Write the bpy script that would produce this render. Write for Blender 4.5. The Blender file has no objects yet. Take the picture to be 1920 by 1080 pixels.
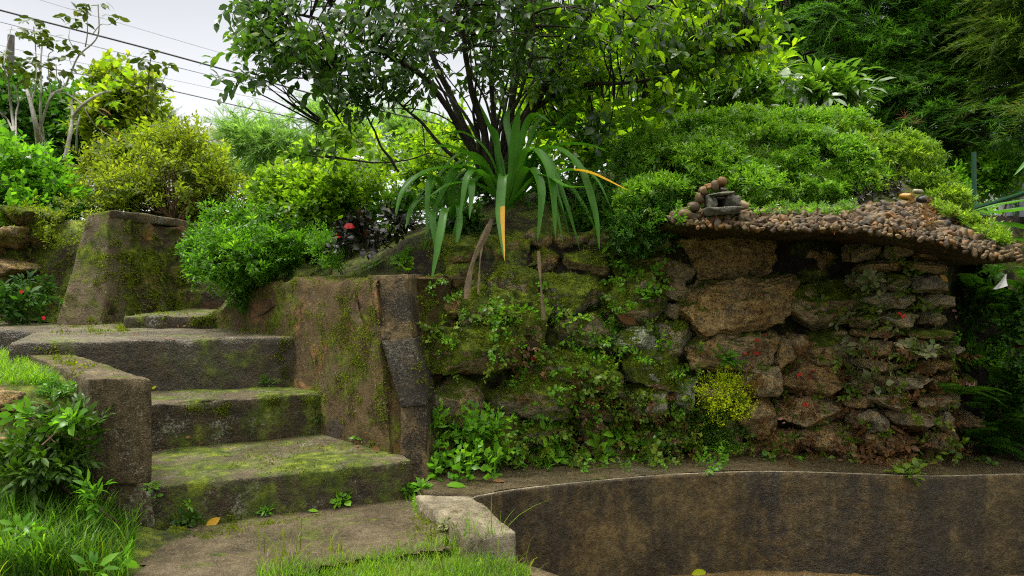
import bpy, math, random
import numpy as np
from mathutils import Vector, noise as mnoise
from mathutils.bvhtree import BVHTree
random.seed(7)
RG = np.random.default_rng(11)
SC = bpy.context.scene
COL = SC.collection
F_PX, HZ, CAM_Z = 1400.0, 520.0, 1.1

def P(px, py, Y):
    """where the line of sight through a photo pixel meets depth Y"""
    return np.array([(px-960.0)/F_PX*Y, Y, CAM_Z-(py-HZ)/F_PX*Y])
def PZ(px, py, z):
    return P(px, py, F_PX*(CAM_Z-z)/(py-HZ))

# ---------------------------------------------------------------- noise
def _hash(ix, iy, iz, s):
    h = (ix*374761393 + iy*668265263 + iz*2147483647 + s*1274126177) & 0xffffffff
    h = ((h ^ (h >> 13))*1274126177) & 0xffffffff
    h = (h ^ (h >> 16))
    return (h & 0xffff)/65535.0*2-1
def vnoise(p, seed=0):
    p = np.asarray(p, float); i = np.floor(p).astype(np.int64); f = p-i
    u = f*f*f*(f*(f*6-15)+10)
    x, y, z = i[..., 0], i[..., 1], i[..., 2]
    r = 0
    for dx in (0, 1):
        for dy in (0, 1):
            for dz in (0, 1):
                w = (u[..., 0] if dx else 1-u[..., 0])*(u[..., 1] if dy else 1-u[..., 1])*(u[..., 2] if dz else 1-u[..., 2])
                r = r+w*_hash(x+dx, y+dy, z+dz, seed)
    return r
def fbm(p, oct=4, seed=0):
    p = np.asarray(p, float); a, r = 1.0, 0
    for k in range(oct):
        r = r+a*vnoise(p*(2.03**k)+k*17.3, seed+k); a *= .5
    return r/1.6

# ---------------------------------------------------------------- object making
ORG = {}
def org(o): return ORG.get(o.name, np.zeros(3)) if o else np.zeros(3)
def tag(o, label=None, cat=None, group=None, kind=None):
    if label: o['label'] = label
    if cat: o['category'] = cat
    if group: o['group'] = group
    if kind: o['kind'] = kind
    return o
def thing(name, label, cat, loc=(0, 0, 0), group=None):
    o = bpy.data.objects.new(name, None); COL.objects.link(o)
    o.location = loc; o.empty_display_size = .05
    ORG[o.name] = np.array(loc, float)
    return tag(o, label, cat, group)
def mk(name, V, F, mat, parent=None, smooth=False, mi=None, loc=None):
    """one mesh object. F = list of face arrays (n,3)/(n,4); V in world space"""
    V = np.asarray(V, float)
    if not isinstance(F, (list, tuple)): F = [F]
    F = [np.asarray(f, np.int32) for f in F if len(f)]
    o0 = org(parent) if parent else (np.array(loc, float) if loc is not None else np.zeros(3))
    me = bpy.data.meshes.new(name)
    me.vertices.add(len(V)); me.vertices.foreach_set('co', (V-o0).astype(np.float32).ravel())
    li = np.concatenate([f.ravel() for f in F]); tot = np.concatenate([np.full(len(f), f.shape[1], np.int32) for f in F])
    st = np.concatenate([[0], np.cumsum(tot)[:-1]]).astype(np.int32)
    me.loops.add(len(li)); me.loops.foreach_set('vertex_index', li)
    me.polygons.add(len(tot)); me.polygons.foreach_set('loop_start', st)
    if mi is not None: me.polygons.foreach_set('material_index', np.asarray(mi, np.int32))
    for m in (mat if isinstance(mat, (list, tuple)) else [mat]): me.materials.append(m)
    me.update(calc_edges=True); me.validate()
    if smooth: me.polygons.foreach_set('use_smooth', np.ones(len(me.polygons), bool))
    o = bpy.data.objects.new(name, me); COL.objects.link(o)
    if parent: o.parent = parent
    else: o.location = o0
    ORG[o.name] = o0
    return o
class Mesh:
    """collects pieces to be linked as one mesh object"""
    def __init__(s): s.V, s.T, s.Q, s.n = [], [], [], 0; s.mt, s.mq = [], []
    def add(s, V, T=None, Q=None, m=0):
        s.V.append(np.asarray(V, float))
        if T is not None and len(T): s.T.append(np.asarray(T)+s.n); s.mt += [m]*len(T)
        if Q is not None and len(Q): s.Q.append(np.asarray(Q)+s.n); s.mq += [m]*len(Q)
        s.n += len(V); return s
    def data(s):
        F = []
        if s.T: F.append(np.concatenate(s.T))
        if s.Q: F.append(np.concatenate(s.Q))
        return np.concatenate(s.V), F
    def build(s, name, mat, parent=None, smooth=False, loc=None):
        V, F = s.data()
        return mk(name, V, F, mat, parent, smooth, mi=s.mt+s.mq, loc=loc)
BV, BF, BN = [], [], [0]
def collide(V, F):
    """remember a surface plants can sit on"""
    for f in (F if isinstance(F, (list, tuple)) else [F]):
        BF.extend((np.asarray(f)+BN[0]).tolist())
    BV.append(np.asarray(V)); BN[0] += len(V)

# ---------------------------------------------------------------- solids
_cg = {}
def cubegrid(us):
    """surface grid of [-1,1]^3, coordinates us[axis]"""
    key = tuple(tuple(np.round(u, 4)) for u in us)
    if key in _cg: return _cg[key]
    pts, quads, idx = [], [], {}
    def vid(p):
        k = tuple(np.round(p, 5))
        if k not in idx: idx[k] = len(pts); pts.append(p)
        return idx[k]
    for ax in range(3):
        a, b = [(1, 2), (2, 0), (0, 1)][ax]
        for s in (-1, 1):
            g = [[0]*len(us[b]) for _ in us[a]]
            for i, u in enumerate(us[a]):
                for j, v in enumerate(us[b]):
                    p = [0, 0, 0]; p[ax] = s; p[a] = u; p[b] = v; g[i][j] = vid(p)
            for i in range(len(us[a])-1):
                for j in range(len(us[b])-1):
                    q = [g[i][j], g[i+1][j], g[i+1][j+1], g[i][j+1]]
                    quads.append(q if s > 0 else q[::-1])
    r = (np.array(pts, float), np.array(quads)); _cg[key] = r; return r
def hexa(c, r=.015, step=.05, disp=.005, seed=0, nscale=6, chip=0):
    """solid block with 8 given corners (bottom fl fr br bl, top fl fr br bl), worn round edges"""
    c = np.array(c, float)
    L = lambda a, b: np.linalg.norm(c[a]-c[b])
    h = np.array([max(L(0, 1), L(4, 5), L(3, 2)), max(L(0, 3), L(1, 2), L(4, 7)), max(L(0, 4), L(1, 5), L(2, 6))])/2
    us = []
    for k in range(3):
        n = max(2, min(70, int(2*h[k]/step)))
        e = min(r/h[k], .45)
        u = np.concatenate([np.linspace(-1+e, 1-e, n), [-1, -1+.35*e, 1-.35*e, 1]])
        us.append(np.unique(u))
    p, Q = cubegrid(us)
    q = p*h; inner = np.clip(q, -(h-min(r, h.min()*.45)), h-min(r, h.min()*.45)); d = q-inner
    ln = np.linalg.norm(d, axis=1, keepdims=True); nn = d/np.maximum(ln, 1e-9)
    q = inner+nn*min(r, h.min()*.45); u = (q/h+1)/2
    x, y, z = u[:, :1], u[:, 1:2], u[:, 2:]
    W = ((1-x)*(1-y)*(1-z)*c[0]+x*(1-y)*(1-z)*c[1]+x*y*(1-z)*c[2]+(1-x)*y*(1-z)*c[3]
         + (1-x)*(1-y)*z*c[4]+x*(1-y)*z*c[5]+x*y*z*c[6]+(1-x)*y*z*c[7])
    N = np.stack([fbm(W*nscale, 4, seed+k*5) for k in range(3)], 1)
    W = W+N*disp
    if chip: # bites out of the edges
        edge = (np.abs(nn) > .25).sum(1) >= 2
        W = W-nn*(np.clip(fbm(W*9, 3, seed+40), 0, 1)*chip*edge)[:, None]
    return W, Q
_rk = {}
def rock(px0, py0, px1, py1, Y, depth, seed, k=4.5, facet=6, rough=.1, n=11, tilt=None, cut=.72):
    """an irregular stone that fills a photo rectangle at depth Y"""
    c = P((px0+px1)/2, (py0+py1)/2, Y); h = np.array([(px1-px0)/2/F_PX*Y, depth/2, (py1-py0)/2/F_PX*Y])
    return rock3(c, h, seed, k, facet, rough, n, tilt, cut)
def rock3(c, h, seed, k=4.5, facet=6, rough=.1, n=11, tilt=None, cut=.72):
    rr = np.random.default_rng(seed)
    p, Q = cubegrid([np.linspace(-1, 1, n)]*3)
    q = p/((np.abs(p)**k).sum(1)**(1/k))[:, None]
    for _ in range(facet):
        d = rr.normal(size=3)*np.array([1, .8, 1]); d[1] -= .7; d /= np.linalg.norm(d)
        ho = rr.uniform(cut, cut+.28)
        q = q-d*np.maximum(0, q@d-ho)[:, None]
    q[:, 0] *= 1+rr.uniform(-.18, .18)*q[:, 2]; q[:, 2] *= 1+rr.uniform(-.2, .2)*q[:, 0]
    s = h.mean()/h
    g = q*h/h.mean()
    d = fbm(g*1.6+seed*3.1, 5, seed)*rough*1.1 - np.abs(fbm(g*2.6+seed, 4, seed+9))*rough*1.0 + fbm(g*np.array([2., 2, 7])+seed, 3, seed+4)*rough*.45
    q = q*(1+np.clip(d, -.4, .3)[:, None]*np.minimum(s, 1.6))
    q = q*h
    a = tilt if tilt is not None else rr.uniform(-.07, .07)
    x, z = q[:, 0].copy(), q[:, 2].copy()
    q[:, 0] = x*math.cos(a)-z*math.sin(a); q[:, 2] = x*math.sin(a)+z*math.cos(a)
    return q+c, Q
def sweep(sections, close=False):
    """skin equal-length rings of points"""
    S = np.array(sections, float); m, n = S.shape[:2]
    i = np.arange(m-1)[:, None]*n; j = np.arange(n)[None, :] if close else np.arange(n-1)[None, :]
    j2 = (j+1) % n
    Q = np.stack([i+j, i+j2, i+n+j2, i+n+j], -1).reshape(-1, 4)
    return S.reshape(-1, 3), Q
def densify(pts, step):
    pts = np.array(pts, float); out = [pts[0]]
    for a, b in zip(pts[:-1], pts[1:]):
        n = max(1, int(np.linalg.norm(b-a)/step))
        for k in range(1, n+1): out.append(a+(b-a)*k/n)
    return np.array(out)
def smoothline(pts, n=8):
    """Catmull-Rom through the points"""
    p = np.array(pts, float); p = np.vstack([2*p[0]-p[1], p, 2*p[-1]-p[-2]]); out = []
    for i in range(1, len(p)-2):
        for t in np.linspace(0, 1, n, endpoint=False):
            a, b, c, d = p[i-1:i+3]
            out.append(.5*((2*b)+(-a+c)*t+(2*a-5*b+4*c-d)*t*t+(-a+3*b-3*c+d)*t**3))
    out.append(p[-2]); return np.array(out)
def tube(pts, rad, sides=5):
    pts = np.array(pts, float); m = len(pts); rad = np.broadcast_to(rad, m)
    t = np.gradient(pts, axis=0); t /= np.linalg.norm(t, axis=1, keepdims=True)+1e-9
    ref = np.array([0, 0, 1.]) if abs(t[0, 2]) < .9 else np.array([1., 0, 0])
    a = np.cross(t, ref); a /= np.linalg.norm(a, axis=1, keepdims=True)+1e-9
    b = np.cross(t, a)
    ang = np.arange(sides)/sides*2*math.pi
    R = pts[:, None]+rad[:, None, None]*(np.cos(ang)[None, :, None]*a[:, None]+np.sin(ang)[None, :, None]*b[:, None])
    return sweep(R, True)

# ---------------------------------------------------------------- foliage
def leaf(L=1, W=.4, n=3, fold=.15, curl=.25, belly=.45):
    """leaf along +x, normal +z"""
    V, T = [[0, 0, 0]], []
    for k in range(1, n):
        t = k/n; w = W/2*(math.sin(math.pi*t**(math.log(.5)/math.log(belly))))**.8
        z = -curl*t*t*L
        V += [[t*L, w, z+fold*w], [t*L, 0, z], [t*L, -w, z+fold*w]]
    V.append([L*(1-curl*.15), 0, -curl*L])
    T += [[0, 2, 1], [0, 3, 2]]
    for k in range(n-2):
        b = 1+3*k; T += [[b, b+1, b+4], [b, b+4, b+3], [b+1, b+2, b+5], [b+1, b+5, b+4]]
    b = 1+3*(n-2); e = len(V)-1; T += [[b, b+1, e], [b+1, b+2, e]]
    return np.array(V, float), np.array(T)
def frames(x, up, roll=None):
    x = x/np.maximum(np.linalg.norm(x, axis=1, keepdims=True), 1e-9)
    y = np.cross(up, x); ly = np.linalg.norm(y, axis=1, keepdims=True)
    y = np.where(ly < 1e-3, np.array([0, 1., 0]), y/np.maximum(ly, 1e-9)); z = np.cross(x, y)
    if roll is not None:
        c, s = np.cos(roll)[:, None], np.sin(roll)[:, None]; y, z = y*c+z*s, z*c-y*s
    return np.stack([x, y, z], 2)   # columns
def inst(tpl, pos, R, s):
    V, T = tpl; s = np.asarray(s, float)
    s = s[:, None, None] if s.ndim == 1 else s[:, None, :]
    W = np.einsum('nij,nvj->nvi', R, V[None]*s)+pos[:, None]
    F = (T[None]+(np.arange(len(pos))*len(V))[:, None, None]).reshape(-1, T.shape[1])
    return W.reshape(-1, 3), F
def sprig(seed, nl=8, L=1., ll=.35, lw=.16, angle=55, droop=.2, whorl=2, n=2, fold=.2, curl=.2, stemr=.008, taper=.4, start=.15):
    """a leafy shoot along +x"""
    rr = np.random.default_rng(seed); M = Mesh()
    t = np.linspace(0, 1, 5); ctr = np.stack([t*L, np.zeros(5), -droop*L*t*t], 1)
    ctr[:, 1] += .04*L*np.sin(t*4+seed)
    if stemr:
        V, Q = tube(ctr, stemr*L*(1-.6*t), 3); M.add(V, np.vstack([Q[:, [0, 1, 2]], Q[:, [0, 2, 3]]]))
    lf = leaf(1, lw/ll, n, fold, curl)
    for k in range(nl):
        f = start+(1-start)*k/max(1, nl-1); p = np.array([np.interp(f, t, ctr[:, j]) for j in range(3)])
        az = (k % whorl)*2*math.pi/whorl + (k//whorl)*(1.57 if whorl == 2 else 1.1)+rr.uniform(-.5, .5)
        an = math.radians(angle)*(1-.55*f*f)+rr.uniform(-.2, .2)
        d = np.array([[math.cos(an), math.sin(an)*math.cos(az), math.sin(an)*math.sin(az)]])
        sz = ll*(1-taper*f*f)*rr.uniform(.75, 1.15)
        V, F = inst(lf, p[None], frames(d, np.array([[.3, 0, 1.]]), np.array([rr.uniform(-.5, .5)])), np.array([sz]))
        M.add(V, F)
    V, F = M.data(); return V, F[0]
def rosette(seed, nl=7, ll=1., lw=.5, up=.5, n=3, stem=.5, fold=.15, curl=.35):
    """leaves on stalks fanning from one point, axis +x (out of the surface)"""
    rr = np.random.default_rng(seed); M = Mesh(); lf = leaf(1, lw/ll, n, fold, curl, .45)
    for k in range(nl):
        az = k*2.4+rr.uniform(-.4, .4); el = rr.uniform(up*.5, up*1.6)
        d = np.array([math.sin(el), math.cos(el)*math.cos(az), math.cos(el)*math.sin(az)])
        b = d*stem*rr.uniform(.4, 1.1)+np.array([rr.uniform(0, .3), 0, 0])*stem
        V, Q = tube(np.array([[0, 0, 0], b*.55+[.04, 0, 0], b]), .02, 3); M.add(V, np.vstack([Q[:, [0, 1, 2]], Q[:, [0, 2, 3]]]))
        d2 = d+np.array([-.1, 0, 0])
        V, F = inst(lf, b[None], frames(d2[None], np.array([[1., 0, .15]]), np.array([rr.uniform(-.4, .4)])), np.array([ll*rr.uniform(.6, 1.1)]))
        M.add(V, F)
    V, F = M.data(); return V, F[0]
def frond(seed, n=18, L=1., pl=.22, droop=.5, pw=.07):
    """pinnate fern frond along +x"""
    M = Mesh(); t = np.linspace(0, 1, 8)
    ctr = np.stack([L*t*(1-.15*t), 0*t, -droop*L*t*t], 1)
    V, Q = tube(ctr, .008*(1-.7*t), 3); M.add(V, np.vstack([Q[:, [0, 1, 2]], Q[:, [0, 2, 3]]]))
    lf = leaf(1, pw/pl, 2, .1, .1); rr = np.random.default_rng(seed)
    for k in range(n):
        f = .12+.86*k/n; p = np.array([np.interp(f, t, ctr[:, j]) for j in range(3)])
        for sgn in (-1, 1):
            d = np.array([[.35, sgn, -.1-.3*f]])
            ln = pl*math.sin(math.pi*(.25+.75*f))**.7*rr.uniform(.85, 1.1)
            V, F = inst(lf, p[None], frames(d, np.array([[0, 0, 1.]])), np.array([ln])); M.add(V, F)
    V, F = M.data(); return V, F[0]
def maiden(seed, n=75, fl=.085):
    """lacy spray: many tiny fan leaflets on fine branching stalks"""
    rr = np.random.default_rng(seed); M = Mesh(); lf = leaf(1, .95, 2, .05, .1, .7)
    for b in range(5):
        d = np.array([rr.uniform(.6, 1), rr.uniform(-.7, .7), rr.uniform(-.6, .5)]); d /= np.linalg.norm(d)
        t = np.linspace(0, 1, 4); c = d*t[:, None]*rr.uniform(.6, 1)+np.array([0, 0, -.25])*(t**2)[:, None]
        V, Q = tube(c, .006, 3); M.add(V, np.vstack([Q[:, [0, 1, 2]], Q[:, [0, 2, 3]]]))
        for k in range(n//5):
            f = rr.uniform(.25, 1); p = np.array([np.interp(f, t, c[:, j]) for j in range(3)])+rr.normal(size=3)*.1*(1.1-f*.5)
            dd = rr.normal(size=3)*.7+d
            V, F = inst(lf, p[None], frames(dd[None], np.array([[1., 0, .5]]), np.array([rr.uniform(-.6, .6)])), np.array([fl*rr.uniform(.7, 1.4)]))
            M.add(V, F)
    V, F = M.data(); return V, F[0]
def needle_spray(seed, n=26, L=1.):
    """cypress-like feathery branchlet along +x"""
    rr = np.random.default_rng(seed); M = Mesh()
    t = np.linspace(0, 1, 5); ctr = np.stack([t*L, .06*np.sin(t*3+seed), -.25*L*t*t], 1)
    V, Q = tube(ctr, .012*(1-.7*t), 3); M.add(V, np.vstack([Q[:, [0, 1, 2]], Q[:, [0, 2, 3]]]))
    lf = (np.array([[0, 0, 0], [.45, .042, -.02], [.45, -.042, -.02], [1, 0, -.12]]), np.array([[0, 2, 1], [1, 2, 3]]))
    for k in range(n):
        f = .1+.9*k/n; p = np.array([np.interp(f, t, ctr[:, j]) for j in range(3)])
        az = rr.uniform(0, 6.28); an = rr.uniform(.4, .95)
        d = np.array([math.cos(an), math.sin(an)*math.cos(az), .45*math.sin(an)*math.sin(az)])
        V, F = inst(lf, p[None], frames(d[None], np.array([[0, 0, 1.]]), np.array([rr.uniform(-1, 1)])), np.array([rr.uniform(.14, .32)*(1-.45*f)])); M.add(V, F)
    V, F = M.data(); return V, F[0]
def blade(n=4, bend=.5, W=.05):
    V, T = [], []
    for k in range(n):
        t = k/n; w = W/2*(1-t*.6); V += [[bend*t*t, -w, t*(1-.25*bend*t)], [bend*t*t, w, t*(1-.25*bend*t)]]
    V.append([bend, 0, 1-.25*bend])
    for k in range(n-1): b = 2*k; T += [[b, b+1, b+3], [b, b+3, b+2]]
    T.append([2*n-2, 2*n-1, 2*n]); return np.array(V, float), np.array(T)
def quick(p, s): return mnoise.noise(Vector(tuple(p*s)))+.5*mnoise.noise(Vector(tuple(p*s*2.1)))
def scatter(tpls, pos, dirs, size, up=None, roll=.6, M=None, m=0):
    M = M or Mesh(); n = len(pos); pick = RG.integers(0, len(tpls), n)
    up = np.tile([0, 0, 1.], (n, 1)) if up is None else up
    R = frames(dirs, up, RG.uniform(-roll, roll, n)); size = np.broadcast_to(size, n)
    for k, t in enumerate(tpls):
        s = pick == k
        if s.any():
            V, F = inst(t, pos[s], R[s], size[s]); M.add(V, F, m=m)
    return M
def ribbon(pts, W, side, fold=.25, prof=None):
    """strap leaf along pts; V cross-section"""
    pts = smoothline(pts, 7); m = len(pts); t = np.linspace(0, 1, m)
    w = W/2*(prof(t) if prof else np.minimum(1, (1-t)*3.2)**.75*np.minimum(1, .5+t*1.6))
    tg = np.gradient(pts, axis=0); tg /= np.linalg.norm(tg, axis=1, keepdims=True)+1e-9
    s = side-tg*(tg@side)[:, None]; s /= np.linalg.norm(s, axis=1, keepdims=True)+1e-9
    nn = np.cross(s, tg)
    S = np.stack([pts-s*w[:, None]+nn*(fold*w)[:, None], pts, pts+s*w[:, None]+nn*(fold*w)[:, None]], 1)
    return sweep(S)
# ---------------------------------------------------------------- materials
class NT:
    def __init__(s, name):
        s.m = bpy.data.materials.new(name); s.m.use_nodes = True; s.t = s.m.node_tree; s.t.nodes.clear()
        s.out = s.n('ShaderNodeOutputMaterial'); s.geo = s.n('ShaderNodeNewGeometry'); s.pos = s.geo.outputs['Position']
    def n(s, ty, **kw):
        x = s.t.nodes.new(ty)
        for k, v in kw.items(): setattr(x, k, v)
        return x
    def link(s, a, b): s.t.links.new(a, b)
    def put(s, sock, v):
        if isinstance(v, bpy.types.NodeSocket): s.link(v, sock)
        elif isinstance(v, (tuple, list)) and len(v) == 3 and sock.type == 'RGBA': sock.default_value = (*v, 1)
        else: sock.default_value = v
    def math(s, op, a, b=0., clamp=False):
        x = s.n('ShaderNodeMath', operation=op, use_clamp=clamp); s.put(x.inputs[0], a); s.put(x.inputs[1], b); return x.outputs[0]
    def noise(s, scale, detail=4, rough=.6, vec=None, off=0, stretch=None):
        x = s.n('ShaderNodeTexNoise'); x.inputs['Scale'].default_value = scale; x.inputs['Detail'].default_value = detail; x.inputs['Roughness'].default_value = rough
        v = vec or s.pos
        if off or stretch:
            mp = s.n('ShaderNodeMapping'); mp.inputs['Location'].default_value = (off, off*1.7, off*.6)
            if stretch: mp.inputs['Scale'].default_value = stretch
            s.link(v, mp.inputs['Vector']); v = mp.outputs[0]
        s.link(v, x.inputs['Vector']); return x.outputs['Fac']
    def voro(s, scale, feature='F1', out='Distance', vec=None, rnd=1.):
        x = s.n('ShaderNodeTexVoronoi', feature=feature); x.inputs['Scale'].default_value = scale; x.inputs['Randomness'].default_value = rnd
        s.link(vec or s.pos, x.inputs['Vector']); return x.outputs[out]
    def ramp(s, fac, stops, interp='LINEAR'):
        x = s.n('ShaderNodeValToRGB'); x.color_ramp.interpolation = interp; e = x.color_ramp.elements
        while len(e) < len(stops): e.new(.5)
        for k, (p, c) in enumerate(stops): e[k].position = p; e[k].color = (*c, 1) if isinstance(c, (tuple, list)) else (c, c, c, 1)
        s.put(x.inputs[0], fac); return x.outputs[0]
    def step(s, v, a, b):
        x = s.n('ShaderNodeMapRange', interpolation_type='SMOOTHSTEP'); s.put(x.inputs[0], v); s.put(x.inputs[1], a); s.put(x.inputs[2], b); return x.outputs[0]
    def mix(s, fac, a, b, mode='MIX'):
        x = s.n('ShaderNodeMix', data_type='RGBA', blend_type=mode); s.put(x.inputs[0], fac); s.put(x.inputs[6], a); s.put(x.inputs[7], b); return x.outputs[2]
    def nz(s):
        x = s.n('ShaderNodeSeparateXYZ'); s.link(s.geo.outputs['Normal'], x.inputs[0]); return x.outputs[2]
    def bump(s, h, strength=.5, dist=.02, prev=None):
        x = s.n('ShaderNodeBump'); x.inputs['Strength'].default_value = strength; x.inputs['Distance'].default_value = dist
        s.put(x.inputs['Height'], h)
        if prev: s.link(prev, x.inputs['Normal'])
        return x.outputs[0]
    def bsdf(s, col, rough=.6, normal=None, spec=.5, **kw):
        b = s.n('ShaderNodeBsdfPrincipled'); s.put(b.inputs['Base Color'], col); s.put(b.inputs['Roughness'], rough)
        b.inputs['Specular IOR Level'].default_value = spec
        if normal: s.link(normal, b.inputs['Normal'])
        for k, v in kw.items(): s.put(b.inputs[k.replace('_', ' ')], v)
        return b.outputs[0]
    def done(s, sh): s.link(sh, s.out.inputs['Surface']); return s.m

MOSS_D, MOSS_M, MOSS_L = (.018, .030, .003), (.085, .120, .008), (.23, .275, .018)
def moss_col(t): return t.ramp(t.noise(14, 6, .7, off=5), [(.32, MOSS_D), (.5, MOSS_M), (.68, MOSS_L)])
def m_stone():
    """rubble stone; object colour R = moss, G = lichen, B = warmth"""
    t = NT('rough_stone'); oi = t.n('ShaderNodeObjectInfo'); sp = t.n('ShaderNodeSeparateColor'); t.link(oi.outputs['Color'], sp.inputs[0])
    n1, n2, n3 = t.noise(4, 5, .65), t.noise(17, 8, .72, off=3), t.noise(90, 4, .7, off=9)
    sv = t.math('ADD', t.math('MULTIPLY', n2, .65), t.math('MULTIPLY', t.noise(1, 6, .7, off=6, stretch=(9, 9, 30)), .35)); sv = t.math('ADD', t.math('MULTIPLY', t.math('SUBTRACT', sv, .5), 1.7), .5)
    dark = t.ramp(sv, [(.2, (.010, .007, .005)), (.40, (.05, .03, .010)), (.58, (.15, .092, .028)), (.78, (.38, .27, .12))])
    warm = t.ramp(sv, [(.2, (.022, .012, .006)), (.38, (.14, .072, .016)), (.56, (.38, .22, .052)), (.78, (.66, .49, .23))])
    c = t.mix(t.math('MULTIPLY_ADD', sp.outputs[2], 1.), dark, warm)
    c = t.mix(t.step(n1, .52, .72), c, t.mix(.65, c, (.02, .016, .012)))
    c = t.mix(t.math('MULTIPLY', t.step(n3, .53, .64), .75), c, (.36, .28, .17)); c = t.mix(t.math('MULTIPLY', t.step(n3, .47, .38), .85), c, (.008, .006, .004))
    c = t.mix(t.math('MULTIPLY', t.step(t.noise(38, 5, .8, off=41), .46, .36), .8), c, (.010, .007, .004))
    li = t.math('MULTIPLY', t.step(t.math('ADD', t.noise(110, 4, .85, off=21), t.math('MULTIPLY', t.noise(6, 3, .5, off=31), .6)), .70, .79), sp.outputs[1], True)
    c = t.mix(li, c, (.42, .46, .36))
    mf = t.math('ADD', t.math('MULTIPLY', t.nz(), .75), t.math('MULTIPLY', t.math('SUBTRACT', t.noise(11, 8, .75, off=13), .5), 2.8))
    mf = t.step(t.math('ADD', mf, t.math('MULTIPLY', t.math('SUBTRACT', sp.outputs[0], .5), 2.4)), .0, .36)
    c = t.mix(mf, c, moss_col(t))
    h = t.math('ADD', t.math('MULTIPLY', n2, 1.), t.math('MULTIPLY', n3, .35)); h = t.math('ADD', h, t.math('MULTIPLY', t.math('MULTIPLY', t.noise(160, 3, .7), mf), .6))
    r = t.math('ADD', t.math('MULTIPLY', n1, .35), .38)
    return t.done(t.bsdf(c, t.mix(mf, r, (.9, .9, .9)), t.bump(h, 1., .06), .16))
def m_concrete(name, cols, moss=.3, streak=.5, lichen=.2, scale=1., wet=0., mossup=.35, grain=.4, drips=(9, 9, .7), vdark=0., cells=0., ochre=0., spec=.15):
    t = NT(name)
    n1, n2, n3 = t.noise(2.6*scale, 5, .6), t.noise(13*scale, 8, .7, off=4), t.noise(130*scale, 3, .75, off=8)
    st = t.noise(1, 7, .72, off=2, stretch=drips)
    f = t.math('ADD', t.math('ADD', t.math('MULTIPLY', n1, .35), t.math('MULTIPLY', n2, .4)), t.math('MULTIPLY', t.noise(48*scale, 4, .7, off=19), .25)); f = t.math('ADD', t.math('MULTIPLY', t.math('SUBTRACT', f, .5), 1.7), .5)
    c = t.ramp(f, [(.28, cols[0]), (.5, cols[1]), (.74, cols[2])])
    c = t.mix(t.math('MULTIPLY', t.step(st, .46, .58), streak), c, (.014, .012, .009))
    if ochre: c = t.mix(t.math('MULTIPLY', t.math('MULTIPLY', t.step(t.noise(1, 6, .7, off=23, stretch=(5, 5, 1.2)), .5, .62), t.step(t.noise(26, 6, .8, off=24), .40, .62)), ochre), c, (.30, .185, .05))
    hc = None
    if cells:   # field stones bedded flush in the mortar
        wv = t.n('ShaderNodeVectorMath', operation='ADD'); nzv = t.n('ShaderNodeTexNoise'); nzv.inputs['Scale'].default_value = 6; t.link(t.pos, nzv.inputs['Vector']); sc = t.n('ShaderNodeVectorMath', operation='SCALE'); sc.inputs['Scale'].default_value = .10; t.link(nzv.outputs['Color'], sc.inputs[0]); t.link(t.pos, wv.inputs[0]); t.link(sc.outputs[0], wv.inputs[1])
        ed = t.voro(cells, 'DISTANCE_TO_EDGE', 'Distance', wv.outputs[0]); cc = t.n('ShaderNodeSeparateColor'); t.link(t.voro(cells, 'F1', 'Color', wv.outputs[0]), cc.inputs[0])
        hc = t.math('MULTIPLY', t.step(ed, .04, .2), t.step(cc.outputs[0], .52, .6))
        sc_ = t.mix(t.step(n2, .35, .65), t.ramp(cc.outputs[1], [(.0, (.05, .03, .016)), (.35, (.20, .09, .035)), (.6, (.34, .18, .06)), (.8, (.10, .08, .06)), (1., (.05, .04, .035))]), (.035, .024, .012))
        c = t.mix(hc, t.mix(.25, c, (.03, .022, .01)), sc_)
    if vdark:   # patchy black-brown darkening on upright faces only
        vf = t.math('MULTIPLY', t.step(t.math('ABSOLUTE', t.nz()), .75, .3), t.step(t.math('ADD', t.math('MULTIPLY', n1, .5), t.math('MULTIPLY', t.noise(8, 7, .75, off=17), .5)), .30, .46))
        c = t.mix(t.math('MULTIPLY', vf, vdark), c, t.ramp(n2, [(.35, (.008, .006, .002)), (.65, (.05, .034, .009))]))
    c = t.mix(t.math('MULTIPLY', t.step(n3, .54, .66), grain), c, t.mix(.5, cols[2], (.45, .38, .27)))
    c = t.mix(t.math('MULTIPLY', t.step(n3, .46, .34), grain), c, (.02, .017, .012))
    li = t.math('MULTIPLY', t.step(t.math('ADD', t.noise(60, 4, .8, off=21), t.math('MULTIPLY', t.noise(5, 3, .5, off=31), .7)), .95, 1.05), lichen, True)
    c = t.mix(li, c, (.42, .45, .36))
    mf = t.math('ADD', t.math('MULTIPLY', t.nz(), mossup), t.math('MULTIPLY', t.math('SUBTRACT', t.noise(3.6, 8, .72, off=13), .5), 2.6))
    mf = t.step(t.math('ADD', mf, (moss-.5)*1.6), .0, .4)
    c = t.mix(mf, c, moss_col(t))
    h = t.math('ADD', n2, t.math('MULTIPLY', n3, .3)); h = t.math('ADD', h, t.math('MULTIPLY', t.math('MULTIPLY', t.noise(170, 3, .7), mf), .5))
    if hc: h = t.math('ADD', h, t.math('MULTIPLY', hc, .35))
    r = t.math('SUBTRACT', t.math('ADD', t.math('MULTIPLY', n1, .5), .42), wet, True)
    return t.done(t.bsdf(c, t.mix(mf, r, (.9, .9, .9)), t.bump(h, .9, .035), spec))
def m_soil(name='dark_soil', a=(.012, .008, .005), b=(.05, .032, .018), moss=0.):
    t = NT(name); n = t.noise(22, 8, .75)
    c = t.ramp(n, [(.3, a), (.7, b)])
    if moss: c = t.mix(t.step(t.noise(4, 6, .7, off=3), .62-moss*.4, .75-moss*.3), c, moss_col(t))
    return t.done(t.bsdf(c, .85, t.bump(n, 1, .05), .3))
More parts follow.
